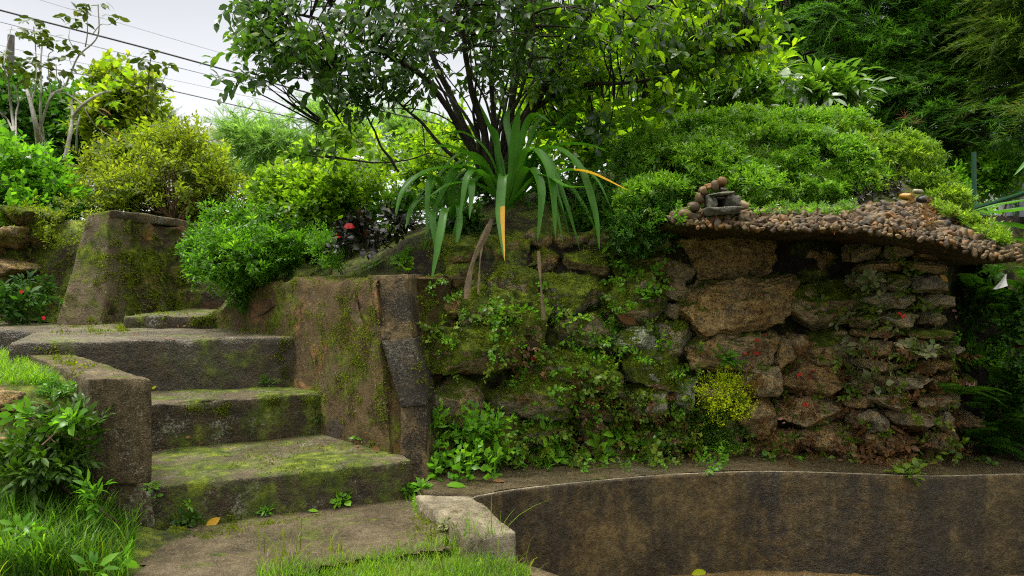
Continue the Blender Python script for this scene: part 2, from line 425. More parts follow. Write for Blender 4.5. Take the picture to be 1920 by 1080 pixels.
def m_leaf(name, a, b, trans=.45, rough=.4, c=None, tcol=None, spec=.22, cl=3., tboost=1.9):
    a, b, c = [v and (v[0], v[1], v[2]*(.55 if v[1] > v[0] else 1)) for v in (a, b, c)]
    """leaf: colour varies leaf by leaf and clump by clump; light passes through"""
    t = NT(name); rnd = t.geo.outputs['Random Per Island']
    f = t.math('ADD', t.math('MULTIPLY', rnd, .6), t.math('MULTIPLY', t.noise(cl, 3, .5), .8)); f = t.math('SUBTRACT', f, .2, True)
    st = [(.15, a), (.8, b)]
    if c: st.append((.93, c))
    col = t.ramp(f, st)
    tc = t.mix(1., col, tcol or (tboost*1.1, tboost*1.15, tboost*.55), 'MULTIPLY')
    pr = t.bsdf(col, t.math('ADD', t.math('MULTIPLY', rnd, .2), rough-.1), None, spec)
    tr = t.n('ShaderNodeBsdfTranslucent'); t.link(tc, tr.inputs['Color'])
    mx = t.n('ShaderNodeMixShader'); mx.inputs[0].default_value = trans; t.link(pr, mx.inputs[1]); t.link(tr.outputs[0], mx.inputs[2])
    return t.done(mx.outputs[0])
def m_bark(name, a, b, moss=0.):
    t = NT(name); n = t.noise(1, 7, .7, stretch=(30, 30, 7)); n1 = t.noise(9, 4, .6, off=2)
    c = t.ramp(n, [(.32, a), (.66, b)])
    if moss: c = t.mix(t.math('MULTIPLY', t.step(n1, .5, .66), moss), c, MOSS_M)
    return t.done(t.bsdf(c, .75, t.bump(n, .8, .02), .3))
def m_pebble():
    t = NT('river_pebble'); oi = t.n('ShaderNodeObjectInfo'); rnd = t.geo.outputs['Random Per Island']
    r = t.n('ShaderNodeMath', operation='FRACT'); t.put(r.inputs[0], t.math('ADD', t.math('MULTIPLY', oi.outputs['Random'], 7.3), rnd))
    c = t.ramp(r.outputs[0], [(0, (.02, .012, .005)), (.14, (.075, .047, .016)), (.3, (.13, .088, .036)), (.42, (.04, .022, .010)), (.55, (.17, .12, .052)), (.66, (.015, .012, .009)), (.75, (.15, .07, .014)), (.9, (.05, .032, .014)), (1., (.21, .15, .075))])
    n = t.noise(45, 6, .7); c = t.mix(t.step(n, .5, .75), c, t.mix(.7, c, (.03, .022, .014)))
    c = t.mix(t.math('MULTIPLY', t.step(t.noise(7, 5, .7, off=4), .48, .66), .8), c, (.028, .022, .011))
    return t.done(t.bsdf(c, t.math('ADD', t.math('MULTIPLY', n, .35), .32), t.bump(n, .5, .01), .3))
def m_plain(name, col, rough=.5, var=.3, scale=20, metallic=0.):
    t = NT(name); n = t.noise(scale, 5, .65); c = t.mix(t.math('MULTIPLY', n, var), col, tuple(v*.3 for v in col))
    return t.done(t.bsdf(c, rough, t.bump(n, .2, .01), .4, Metallic=metallic))

STONE = m_stone()
PEB = m_pebble()
SOIL = m_soil()
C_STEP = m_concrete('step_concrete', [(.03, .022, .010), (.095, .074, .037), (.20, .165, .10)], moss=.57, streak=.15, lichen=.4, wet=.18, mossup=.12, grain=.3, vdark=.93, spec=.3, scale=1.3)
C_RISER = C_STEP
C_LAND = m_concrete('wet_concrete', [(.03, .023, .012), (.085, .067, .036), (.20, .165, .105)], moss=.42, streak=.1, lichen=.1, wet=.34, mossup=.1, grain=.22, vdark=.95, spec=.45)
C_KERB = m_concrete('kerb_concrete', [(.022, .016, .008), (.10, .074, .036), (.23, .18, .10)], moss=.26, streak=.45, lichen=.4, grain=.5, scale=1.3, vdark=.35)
C_PILLAR = m_concrete('pillar_concrete', [(.014, .011, .007), (.085, .06, .026), (.24, .175, .08)], moss=.22, streak=.85, lichen=.15, grain=.35, drips=(6, 6, 4.5))
C_BLACK = m_concrete('blackened_concrete', [(.008, .007, .006), (.03, .025, .018), (.09, .07, .04)], moss=.2, streak=.5, lichen=.2, grain=.3, drips=(6, 6, 4.5))
C_MORT = m_concrete('mortared_rubble', [(.035, .022, .007), (.12, .078, .027), (.22, .155, .06)], moss=.53, streak=.2, lichen=.1, scale=1.6, mossup=.0, cells=5.2)
C_MOSSWALL = m_concrete('mossy_rubble', [(.014, .009, .005), (.045, .03, .013), (.11, .075, .035)], moss=.62, streak=.3, lichen=.1, scale=1.6, mossup=.0, cells=5.)
C_PATH = m_concrete('path_concrete', [(.026, .020, .010), (.075, .058, .031), (.15, .12, .072)], moss=.40, streak=.0, lichen=.05, grain=.35, wet=.05, mossup=.1)
C_POOL = m_concrete('stained_pool_concrete', [(.008, .006, .0025), (.060, .042, .014), (.19, .135, .05)], moss=.0, streak=.7, lichen=.04, ochre=.25, grain=.1, scale=1.1, wet=.28, drips=(3.4, 3.4, 1.1), mossup=0, spec=.3)
C_RIM = m_concrete('rim_concrete', [(.02, .015, .007), (.06, .045, .02), (.13, .10, .055)], moss=.2, streak=.2, lichen=.1, wet=.3, grain=.3)
C_BLOCK = m_concrete('pale_concrete', [(.07, .058, .032), (.22, .185, .12), (.38, .34, .25)], moss=.16, streak=.35, lichen=.1, wet=.1, grain=.35)
C_FLOOR = m_concrete('wet_floor', [(.04, .026, .010), (.12, .075, .025), (.20, .13, .05)], moss=.1, streak=.2, wet=.42, grain=.3)
EARTH = m_soil('mossy_earth', (.012, .010, .005), (.055, .036, .018), .6)
LAWN = m_soil('lawn_soil', (.012, .014, .005), (.045, .05, .014), .7)
BARK_D = m_bark('dark_wet_bark', (.006, .005, .004), (.032, .024, .015), .3)
BARK_P = m_bark('pale_bark', (.16, .14, .11), (.42, .40, .35), .25)
BARK_B = m_bark('brown_twig', (.05, .03, .015), (.16, .10, .05))
# ================================================================ setting
def sheet(name, poly, z, mat, step=.06, disp=.006, seed=0, zf=None, kind='structure', hole=None):
    """ground sheet: grid cells inside the outline, outline vertices snapped by jittered grid"""
    poly = np.array(poly, float)
    x = np.arange(poly[:, 0].min(), poly[:, 0].max()+step, step); y = np.arange(poly[:, 1].min(), poly[:, 1].max()+step, step)
    X, Y = np.meshgrid(x, y, indexing='ij')
    def inside(X, Y, pg):
        r = np.zeros(X.shape, bool); n = len(pg)
        for i in range(n):
            x1, y1 = pg[i]; x2, y2 = pg[(i+1) % n]
            r ^= ((y1 > Y) != (y2 > Y)) & (X < (x2-x1)*(Y-y1)/(y2-y1+1e-12)+x1)
        return r
    jig = fbm(np.stack([X*5, Y*5, X*0+seed], -1), 3, seed)*.05
    cx, cy = X[:-1, :-1]+step/2, Y[:-1, :-1]+step/2
    m = inside(cx+jig[:-1, :-1], cy+jig[:-1, :-1], poly)
    if hole is not None: m &= ~inside(cx, cy, np.array(hole, float))
    Z = (zf(X, Y) if zf else np.full(X.shape, float(z)))+fbm(np.stack([X*6, Y*6, X*0], -1), 4, seed)*disp
    ids = np.arange(X.size).reshape(X.shape)
    Q = np.stack([ids[:-1, :-1][m], ids[1:, :-1][m], ids[1:, 1:][m], ids[:-1, 1:][m]], 1)
    V = np.stack([X.ravel(), Y.ravel(), Z.ravel()], 1)
    us = np.unique(Q); re = np.full(len(V), -1); re[us] = np.arange(len(us))
    o = mk(name, V[us], re[Q], mat, smooth=True); tag(o, kind=kind); collide(V[us], re[Q])
    return o
def solid(name, corners, mat, parent=None, coll=True, **kw):
    V, Q = hexa(corners, **kw)
    o = mk(name, V, Q, mat, parent, smooth=True)
    if coll: collide(V, Q)
    return o
def box8(fl, fr, br, bl, z0, z1):
    b = [(*p[:2], z0) for p in (fl, fr, br, bl)]; t = [(*p[:2], z1) for p in (fl, fr, br, bl)]
    return b+t

mk('ground', [(-1500, -1500, -.9), (1500, -1500, -.9), (1500, 1500, -.9), (-1500, 1500, -.9)], np.array([[0, 1, 2, 3]]), m_soil('far_ground', (.02, .03, .01), (.05, .07, .02)))
tag(bpy.data.objects['ground'], kind='structure')

# ---- pool: inner edge of the rim, seen from left corner round to the right
ZR = .06
inner = smoothline([PZ(968, 1001, ZR), PZ(915, 965, ZR), PZ(884, 937, ZR), PZ(920, 926, ZR), PZ(1000, 914, ZR), PZ(1180, 896, ZR), PZ(1300, 888, ZR), PZ(1450, 884, ZR), PZ(1600, 888, ZR), PZ(1750, 893, ZR), PZ(1920, 889, ZR), PZ(2100, 892, ZR)], 10)
front_line = smoothline([(.035, 3.04, -.05), (.205, 2.87, -.05), (.6, 2.3, -.05), (1.2, 1.75, -.05), (2.2, 1.4, -.05), (3.2, 1.5, -.05)], 8)
pool = thing('garden_pool', 'sunken concrete pool with curved brown stained basin wall below the rubble wall', 'pool', (1.2, 3.4, -.47))
corner_n = 21
back = inner[corner_n-1:]
def offset(line, d):
    t = np.gradient(line[:, :2], axis=0); t /= np.linalg.norm(t, axis=1, keepdims=True)
    n = np.stack([-t[:, 1], t[:, 0]], 1)
    o = line.copy(); o[:, :2] += n*d; return o
def wallsweep(line, zt, zb):
    rings = []
    zs = list(np.linspace(zb, zt-.02, 14))+[zt-.008]
    for p in line:
        d = np.array([-.0, 1.0])
        ring = [(p[0], p[1], z) for z in zs]+[(p[0]+.004*d[0], p[1]+.006, zt-.002), (p[0], p[1]+.016, zt)]
        rings.append(ring)
    V, Q = sweep(rings)
    lowmask = V[:, 2] < zt-.03
    V[:, 1] += (fbm(V*4, 4, 3)*.012)*lowmask
    return V, Q
bl = densify(back, .05); V, Q = wallsweep(bl, ZR, -.49)
bw = mk('basin_wall', V, Q[:, ::-1], C_POOL, pool, smooth=True); collide(V, Q)
# rim top, back to the foot of the rubble wall
outer = offset(bl, .5); outer[:, 0] = np.maximum(outer[:, 0], -.36); outer[:, 1] = np.maximum(outer[:, 1], bl[:, 1]+.12)
R = []
for a, b in zip(bl, outer):
    R.append([(a[0]+(b[0]-a[0])*s, a[1]+(b[1]-a[1])*s, ZR+.004*math.sin(s*9)) for s in np.linspace(.032, 1, 10)])
V, Q = sweep(R); V[:, 2] += fbm(V*5, 4, 6)*.006
mk('rim_edge', *tube(bl[::2]+np.array([0, .010, -.004]), .0055, 6), C_BLOCK, pool, smooth=True)
mk('rim', V, Q[:, ::-1], C_RIM, pool, smooth=True); collide(V, Q)
# pale block closing the rim at the left
cb = [PZ(878, 1013, ZR), PZ(969, 1003, ZR), PZ(886, 934, ZR), PZ(776, 930, ZR)]
solid('corner_block', [(*p[:2], -.5) for p in cb]+[(*p[:2], ZR+.012) for p in cb], C_BLOCK, pool, r=.02, step=.04, disp=.012, seed=4, chip=.03)
solid('corner_block', box8((-.46, 3.62), (-.19, 3.545), (-.02, 3.72), (-.40, 4.1), -.4, ZR+.006), C_RIM, pool, r=.015, step=.05, disp=.008, seed=8)
fl2 = densify(front_line, .06); fo = offset(fl2, -.14)
R = [[(a[0], a[1], -.49), (a[0], a[1], -.07), (a[0]*.97+b[0]*.03, a[1]*.97+b[1]*.03, -.055), (b[0], b[1], -.05), (b[0], b[1], -.3)] for a, b in zip(fl2, fo)]
V, Q = sweep(R); V += np.stack([fbm(V*6, 3, s) for s in range(3)], 1)*.008
mk('front_kerb', V, Q[:, ::-1], C_KERB, pool, smooth=True)
poolpoly = np.vstack([fl2[:, :2], bl[::-1, :2]])
fx = np.vstack([offset(bl, .03)[:, :2], [(3.6, 1.3)], fo[::-1, :2]])
def floorz(X, Y):
    d = np.min(np.hypot(X[..., None]-bl[::6, 0], Y[..., None]-bl[::6, 1]), -1)
    return -.472+.012*np.exp(-(d/.02)**2)
o = sheet('floor', fx, 0, C_FLOOR, step=.035, disp=.004, zf=floorz, kind='thing'); o.parent = pool; o.location = tuple(-np.array(pool.location)); del o['kind']

# ---- lower lawn and path
def lawnz(X, Y):
    z = np.where(X > -.1, -.05*np.clip((X+.1)/.3, 0, 1), 0)
    bank = np.clip((-1.32-X)/.7, 0, 1)*np.clip((Y-1.6)/1., 0, 1)
    z = z+.22*bank**1.3
    up = np.clip((Y-3.0)/.35, 0, 1)*np.clip((-1.62-X)/.25, 0, 1)
    z = np.maximum(z, z+(.42-.2*0)*up*up*(3-2*up))
    return z-.012
lawnpoly = [(-7, -3), (3.6, -3), (3.6, 1.2)]+[tuple(p) for p in fo[::-1, :2]]+[(-.2, 3.02), (-.55, 3.7), (-1.5, 3.2), (-1.78, 3.2), (-3.0, 4.7), (-7, 4.9)]
lawn = sheet('lawn', lawnpoly, 0, LAWN, step=.07, disp=.03, seed=2, zf=lawnz)
pathpx = [(235, 1095), (262, 1010), (330, 968), (560, 945), (770, 915), (800, 970), (838, 1012), (842, 1030), (760, 1046), (620, 1062), (540, 1082), (520, 1180), (180, 1190)]
sheet('path', [PZ(a, b, 0)[:2] for a, b in pathpx], 0.004, C_PATH, step=.03, disp=.012, seed=5, zf=lambda X, Y: .006+0*X)

# ---- steps
U = np.array([.915, .403]); UP = np.array([-.405, .914])
steps = thing('garden_steps', 'broad mossy concrete steps climbing up to the left between two walls', 'steps', (-1.1, 3.5, 0))
def step_block(fl, fr, depth, z0, z1, seed, mat=C_STEP, name='step', **kw):
    fl, fr = np.array(fl), np.array(fr)
    c = box8(fl, fr, fr+UP*depth, fl+UP*depth, z0, z1)
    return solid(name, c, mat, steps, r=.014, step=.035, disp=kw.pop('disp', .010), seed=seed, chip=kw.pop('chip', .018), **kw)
s1 = step_block((-1.78, 3.13), (-.50, 3.70), 1.2, -.1, .195, 1)
s2 = step_block((-2.05, 3.80), (-1.02, 4.345), .9, -.05, .439, 2, chip=.035)
s3 = step_block((-2.78, 4.12), (-1.30, 4.53), 1.5, 0, .740, 3, mat=C_LAND)
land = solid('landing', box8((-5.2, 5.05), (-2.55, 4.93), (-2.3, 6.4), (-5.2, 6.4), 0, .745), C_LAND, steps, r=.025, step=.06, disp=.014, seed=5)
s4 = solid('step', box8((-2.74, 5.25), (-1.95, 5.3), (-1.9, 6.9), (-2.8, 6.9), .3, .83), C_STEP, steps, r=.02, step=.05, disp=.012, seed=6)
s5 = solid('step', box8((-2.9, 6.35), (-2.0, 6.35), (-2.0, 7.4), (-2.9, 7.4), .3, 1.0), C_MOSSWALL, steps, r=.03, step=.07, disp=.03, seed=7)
# ---- kerb block on the left of the steps
kerb = thing('stair_kerb', 'square ended concrete kerb block left of the steps, cracked low on its face', 'kerb', (-1.65, 3.15, 0))
kt = .672
kc = [P(168, 714, 3.13), P(284, 711, 3.14), P(104, 652, 4.62), P(28, 655, 4.5)]
kc = [np.array([p[0], p[1], kt-(.0 if i < 2 else .01)]) for i, p in enumerate(kc)]
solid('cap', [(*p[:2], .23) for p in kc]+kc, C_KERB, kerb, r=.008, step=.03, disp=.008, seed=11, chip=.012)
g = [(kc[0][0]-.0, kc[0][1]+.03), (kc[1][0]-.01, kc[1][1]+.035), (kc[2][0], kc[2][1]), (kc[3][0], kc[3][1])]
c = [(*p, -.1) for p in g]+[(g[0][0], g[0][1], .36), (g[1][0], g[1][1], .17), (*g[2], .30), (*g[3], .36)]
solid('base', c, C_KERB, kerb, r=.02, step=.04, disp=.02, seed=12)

# ---- wall on the right of the steps
swall = thing('stair_wall', 'mortared rubble wall with mossy brown face flanking the right of the steps', 'wall', (-.6, 3.9, 0))
st = np.linspace(0, 1, 60); R = []
A, B = np.array([-.60, 3.80]), np.array([-2.16, 5.36])
for s in st:
    b = A+(B-A)*s; lean = np.array([-.06, .06]) if s > .1 else np.array([-.11, .11])*(1-s*4.5)+np.array([-.06, .06])*s*4.5
    zt = 1.09+.012*math.sin(s*21)+.01*math.sin(s*47)-.27*max(0, (s-.52)/.48)**1.2
    nrm = np.array([.6, .5])*.62
    ring = [(b[0], b[1], -.05)]
    for z in np.linspace(.02, zt-.03, 24): q = b+lean*z; ring.append((q[0], q[1], z))
    q = b+lean*zt; ring += [(q[0]+.01, q[1]+.01, zt-.008), (q[0]+.03, q[1]+.03, zt), (q[0]+nrm[0]*.5, q[1]+nrm[1]*.5, zt+.004), (q[0]+nrm[0], q[1]+nrm[1], zt), (q[0]+nrm[0], q[1]+nrm[1], -.05)]
    R.append(ring)
V, Q = sweep(R)
V += np.stack([fbm(V*7, 5, s) for s in range(3)], 1)*np.array([.022, .022, .012])
ne = len(R[0]); V = np.vstack([V, V[:ne].mean(0)]); cap = np.array([[i, i+1, len(V)-1] for i in range(ne-1)])
Q = [np.vstack([Q[:, [0, 1, 2]], Q[:, [0, 2, 3]]]), cap]
mk('wall_body', V, Q, C_MORT, swall, smooth=True); collide(V, Q)
def pillar_block(px, Yf, back, seed, mat=None, **kw):
    f = [P(a, b, Yf+dy) for a, b, dy in px]           # bl br tr tl
    d = np.array(back)
    c = [f[0], f[1], f[1]+d, f[0]+d, f[3], f[2], f[2]+d, f[3]+d]
    return solid('pillar', c, mat or C_PILLAR, swall, r=.006, step=.025, disp=.005, seed=seed, chip=.015, **kw)
pillar_block([(709, 642, 0), (772, 638, .0), (766, 514, .06), (688, 517, .06)], 3.885, (.06, .45, 0), 21)
pillar_block([(752, 764, 0), (801, 760, 0), (778, 634, .05), (714, 638, .05)], 3.83, (.05, .42, 0), 22, C_BLACK)
pillar_block([(749, 918, 0), (803, 912, .01), (800, 754, .05), (751, 760, .05)], 3.79, (.05, .45, 0), 23)
f = [P(733, 918, 3.81), P(792, 914, 3.83), P(766, 520, 3.965), P(688, 522, 3.965)]; dd = np.array([.02, .38, 0])
solid('wall_core', [f[0], f[1], f[1]+dd, f[0]+dd, f[3], f[2], f[2]+dd, f[3]+dd], C_MORT, swall, r=.02, step=.04, disp=.02, seed=25)
rr = np.random.default_rng(5)
for i, (px, py, w, h) in enumerate([]):
    # where the ray meets the inner face
    k = (px-960)/F_PX; zz = CAM_Z-(py-HZ)/F_PX*4.2
    Ls = np.array([-.06, .06])*zz; d = B-A
    s = (k*(A[1]+Ls[1])-(A[0]+Ls[0]))/(d[0]-k*d[1]); b = A+d*s+Ls
    c = P(px, py, b[1]); hw = w/F_PX*b[1]
    V, Q = rock3(np.zeros(3), np.array([hw*1.5, .05, h*.62/F_PX*b[1]]), 300+i, k=2.6, facet=9, rough=.22, n=11)
    ca, sa = math.cos(math.radians(135-180)), math.sin(math.radians(135-180))
    V = np.stack([V[:, 0]*ca-V[:, 1]*sa, V[:, 0]*sa+V[:, 1]*ca, V[:, 2]], 1)+c+np.array([.004, .004, 0])
    o = mk('stone', V, Q, STONE, swall, smooth=True); o.color = (.3, .05, rr.uniform(.1, .6), 1); collide(V, Q)

# ---- upper retaining wall beside the landing
uw = thing('retaining_wall', 'tapering concrete wall end with mossy rubble side at the top of the steps', 'wall', (-3.2, 5.6, .7))
e = [P(103, 612, 5.55), P(192, 614, 5.55), P(206, 394, 5.68), P(164, 401, 5.72)]
d1, d2 = np.array([-.1, .5, 0]), np.array([.16, .75, 0])
br, tr = P(392, 590, 6.75), P(356, 413, 6.55)
solid('end_face', [e[0], e[1], e[1]+np.array([.04, .25, 0]), e[0]+d1, e[3], e[2], e[2]+np.array([.04, .25, 0]), e[3]+d1], m_concrete('buff_concrete', [(.045, .034, .017), (.11, .084, .045), (.19, .15, .09)], moss=.46, streak=.2, lichen=.1, mossup=.7, grain=.5), uw, r=.025, step=.05, disp=.015, seed=31)
e1b, e2b = e[1]+np.array([-.012, .03, 0]), e[2]+np.array([-.012, .03, -.06])
V, Q = hexa([e1b, br, br+np.array([-.4, .2, 0]), e1b+np.array([-.4, .3, 0]), e2b, tr+np.array([0, 0, -.07]), tr+np.array([-.4, .2, -.07]), e2b+np.array([-.3, .3, 0])], r=.02, step=.04, disp=.06, seed=32, nscale=5)
mk('rubble_side', V, Q, C_MOSSWALL, uw, smooth=True); collide(V, Q)
solid('coping', [e2b+np.array([.01, -.02, -.01]), tr+np.array([.02, 0, -.075]), tr+np.array([-.3, .2, -.075]), e2b+np.array([-.25, .3, 0]), e[2]+np.array([.005, .0, .008]), tr+np.array([.02, 0, 0]), tr+np.array([-.3, .2, 0]), e[2]+np.array([-.25, .3, 0])], C_KERB, uw, r=.015, step=.05, disp=.012, seed=33)
for i, (px0, py0, px1, py1, Y) in enumerate([] and [(250, 470, 310, 500, 6.0), (320, 455, 350, 490, 6.35), (245, 445, 275, 485, 5.95), (270, 500, 320, 530, 6.1), (230, 545, 280, 590, 5.9), (290, 540, 345, 590, 6.2), (215, 490, 250, 530, 5.8), (330, 500, 360, 540, 6.45), (225, 420, 270, 445, 5.9), (285, 430, 330, 460, 6.15)]):
    V, Q = rock(px0-5, py0-4, px1+5, py1+4, Y+.14, .3, 330+i, n=11, rough=.18); o = mk('stone', V, Q, STONE, uw, smooth=True); o.color = (.42, .1, rr.uniform(0, .3), 1); collide(V, Q)
rocks = [((335, 520, 400, 592, 6.75), 'dark rounded boulder in the recess at the head of the steps', .3, .1), ((385, 535, 440, 590, 6.6), 'brown boulder under the bush at the head of the steps', .3, .2),
         ((-10, 425, 58, 468, 6.0), 'orange brown rock with a flat face high in the left bank', .1, .9), ((18, 388, 100, 430, 6.1), 'moss capped boulder on top of the left bank', .75, .3), ((-15, 486, 64, 520, 5.9), 'flat rusty rock set low in the left bank', .05, 1.),
         ((50, 415, 108, 470, 6.15), 'mossy boulder beside the concrete wall end in the left bank', .7, .2), ((-30, 455, 30, 490, 6.15), 'small dark rock between the two orange rocks of the left bank', .4, .3),
         ((-40, 722, 62, 770, 3.35), 'dark red stone edging the upper grass left of the kerb', .2, .5), ((50, 725, 150, 765, 3.4), 'brown mossy stone edging the grass next to the kerb', .45, .3), ((-30, 795, 55, 835, 3.25), 'rusty red stone low among the weeds left of the kerb', .05, .9)]
for i, (r, lab, ms, wm) in enumerate(rocks):
    V, Q = rock(*r, .45, 360+i, n=12, rough=.14); c0 = V.mean(0)
    o = mk('rock', V, Q, STONE, smooth=True, loc=(c0[0], c0[1], V[:, 2].min())); o.color = (ms, .15, wm, 1); tag(o, lab, 'rock'); collide(V, Q)

# ---- rubble wall
JOINT = m_soil('joint_earth', (.004, .003, .002), (.025, .017, .008), .35)
def Yw(px, py):
    y0 = np.interp(px, [780, 900, 1000, 1200, 1400, 1600, 1800, 1950], [3.98, 4.02, 4.12, 4.26, 4.36, 4.38, 4.34, 4.4])
    z = CAM_Z-(py-HZ)/F_PX*4.2
    return y0+z*np.interp(px, [800, 1150, 1350], [.2, .16, .05])
rw = thing('rubble_wall', 'dry stone rubble wall of mossy brown boulders behind the pool', 'wall', (.6, 4.4, 0))
R = []
for px in np.linspace(775, 2050, 110):
    R.append([P(px, py, Yw(px, py)+.10+.06*(px > 1250)) for py in np.linspace(925, np.interp(px, [800, 1000, 1150, 1250], [470, 470, 430, 405]), 44)])
V, Q = sweep(R); V += np.stack([fbm(V*5, 5, 50+s) for s in range(3)], 1)*np.array([.02, .09, .02])
mk('backing', V, Q, JOINT, rw, smooth=True); collide(V, Q)
# (x0, y0, x1, y1, moss, lichen, warmth, push)
W = [(905, 497, 1006, 562, .55, .35, .1, 0), (808, 543, 872, 598, .35, .1, .45, .04), (865, 548, 1036, 646, .62, .35, .25, -.04), (772, 618, 972, 706, .64, .25, .2, -.06), (1008, 512, 1132, 592, .62, .6, .1, 0), (1128, 517, 1252, 612, .55, .3, .15, 0),
     (1040, 462, 1150, 520, .55, .2, .1, .06), (1150, 470, 1262, 528, .5, .1, .1, .05), (1035, 588, 1152, 662, .55, .3, .15, 0), (1143, 612, 1236, 662, .35, 1., .1, -.03), (1228, 602, 1290, 668, .4, .5, .2, .02), (1158, 655, 1268, 722, .62, .8, .1, -.04),
     (965, 655, 1155, 735, .6, .4, .2, 0), (812, 706, 902, 792, .4, .25, .35, -.03), (898, 710, 1072, 778, .6, .4, .15, -.03), (868, 790, 968, 852, .66, .4, .1, -.04), (958, 780, 1062, 832, .5, .3, .15, 0), (1066, 722, 1160, 790, .6, .5, .1, 0), (1160, 716, 1250, 786, .5, .6, .1, 0), (1230, 690, 1306, 770, .3, .8, .05, .01),
     (830, 486, 905, 548, .5, .1, .1, .06), (806, 446, 905, 500, .66, .1, .15, .05), (905, 448, 985, 500, .6, .15, .1, .07), (980, 460, 1050, 512, .5, .1, .1, .08), (790, 590, 868, 625, .4, .1, .2, .06),
     (1276, 446, 1446, 527, .25, .1, .35, .07), (1446, 452, 1614, 532, .2, .1, .30, .14), (1270, 528, 1478, 632, .28, .12, .9, -.03), (1472, 524, 1606, 618, .45, .35, .55, -.02), (1282, 628, 1444, 702, .28, .2, .6, 0), (1474, 630, 1514, 672, .1, .2, .75, .02), (1512, 612, 1612, 680, .38, .3, .35, .0),
     (1440, 632, 1480, 690, .15, .2, .5, .05), (1392, 690, 1460, 742, .05, .35, .95, -.05), (1458, 668, 1594, 746, .15, .1, .62, 0), (1380, 744, 1454, 818, .2, .15, .85, -.03), (1454, 744, 1590, 794, .15, .2, .5, 0), (1494, 796, 1594, 848, .1, .2, .6, -.02), (1290, 700, 1396, 770, .25, .4, .4, .03),
     (1398, 808, 1500, 852, .15, .1, .6, .02), (1280, 832, 1420, 866, .1, .1, .95, .02), (1300, 770, 1385, 835, .3, .2, .5, .05), (1186, 780, 1300, 850, .4, .3, .3, .04), (1066, 782, 1190, 860, .45, .2, .3, .05), (965, 826, 1075, 880, .45, .2, .3, .03), (870, 845, 970, 892, .4, .2, .3, .03), (1590, 690, 1640, 740, .2, .1, .5, .02), (1586, 742, 1640, 800, .2, .1, .5, .04), (1590, 800, 1650, 850, .15, .1, .6, .02), (1480, 840, 1600, 874, .2, .1, .55, .03), (800, 700, 830, 790, .4, .1, .3, .08), (800, 790, 875, 870, .45, .1, .2, .07)]
for i, (a, b, c, d, ms, li, wm, pu) in enumerate(W):
    px, py = (a+c)/2, (b+d)/2; dep = .32
    V, Q = rock(a-6, b-5, c+6, d+5, Yw(px, py)+pu*1.3+.10, dep, 100+i, k=9 if (c-a) > 140 else 6 if (c-a) > 60 else 4, facet=9 if (c-a) > 140 else 12, cut=.80 if (c-a) > 140 else .74, rough=.14 if (c-a) > 140 else .11, n=34 if (c-a) > 90 else 19)
    o = mk('stone', V, Q, STONE, rw, smooth=True); o.color = (ms+.04, li, min(1, wm+.22), 1); collide(V, Q)
fill = 0
for py in range(452, 880, 26):
    for px in range(815, 1660, 38):
        if fill > 46: break
        x, y = px+rr.uniform(-14, 14), py+rr.uniform(-8, 8)
        if any(a-4 < x < c+4 and b-4 < y < d+4 for a, b, c, d, *_ in W): continue
        if py < 460 and px > 1240: continue
        w, h = rr.uniform(20, 34), rr.uniform(13, 22); fill += 1
        V, Q = rock(x-w, y-h, x+w, y+h, Yw(x, y)+.14, .22, 500+fill, k=3.4, facet=11, rough=.1, n=11)
        o = mk('stone', V, Q, STONE, rw, smooth=True); o.color = (.5 if x < 1240 else .2, .3, rr.uniform(0, .4) if x < 1240 else rr.uniform(.3, .7), 1); collide(V, Q)
# ---- thin-bedded pier at the right end of the wall
pier = thing('stone_pier', 'rounded pier of thin stacked brown stones under the right of the pebble roof', 'pier', (2.1, 4.2, 0))
def Yp(px): return 4.10+.22*((px-1695)/110)**2
y = 455; n = 0
special = {}
while y < 884:
    h = rr.uniform(19, 42); x = 1598+rr.uniform(-6, 22)-(y > 700)*12; xe = np.interp(y, [455, 520, 600, 700, 800, 884], [1762, 1762, 1778, 1812, 1822, 1812])
    while x < xe-12:
        w = min(rr.uniform(34, 105), xe-x+rr.uniform(-6, 10)); px = x+w/2
        if w < 18: break
        V, Q = rock(x-2, y-1, x+w+2, y+h+1, Yp(px)+.14+rr.uniform(-.03, .03), .34, 700+n, k=3.3, facet=12, rough=.17, n=15, tilt=rr.uniform(-.09, .09))
        o = mk('stone', V, Q, STONE, pier, smooth=True)
        o.color = (rr.choice([.05, .15, .3, .5], p=[.4, .3, .2, .1]), rr.uniform(0, .4), rr.choice([.12, .35, .6, .95], p=[.3, .3, .25, .15]), 1); collide(V, Q); n += 1
        x += w+rr.uniform(0, 5)
    y += h+rr.uniform(-1, 2.5)
V, Q = sweep([[P(px, py, Yp(px)+.19) for py in np.linspace(895, 440, 30)] for px in np.linspace(1590, 1850, 26)])
V[:, 1] += fbm(V*6, 4, 5)*.06
mk('core', V, Q, JOINT, pier, smooth=True); collide(V, Q)

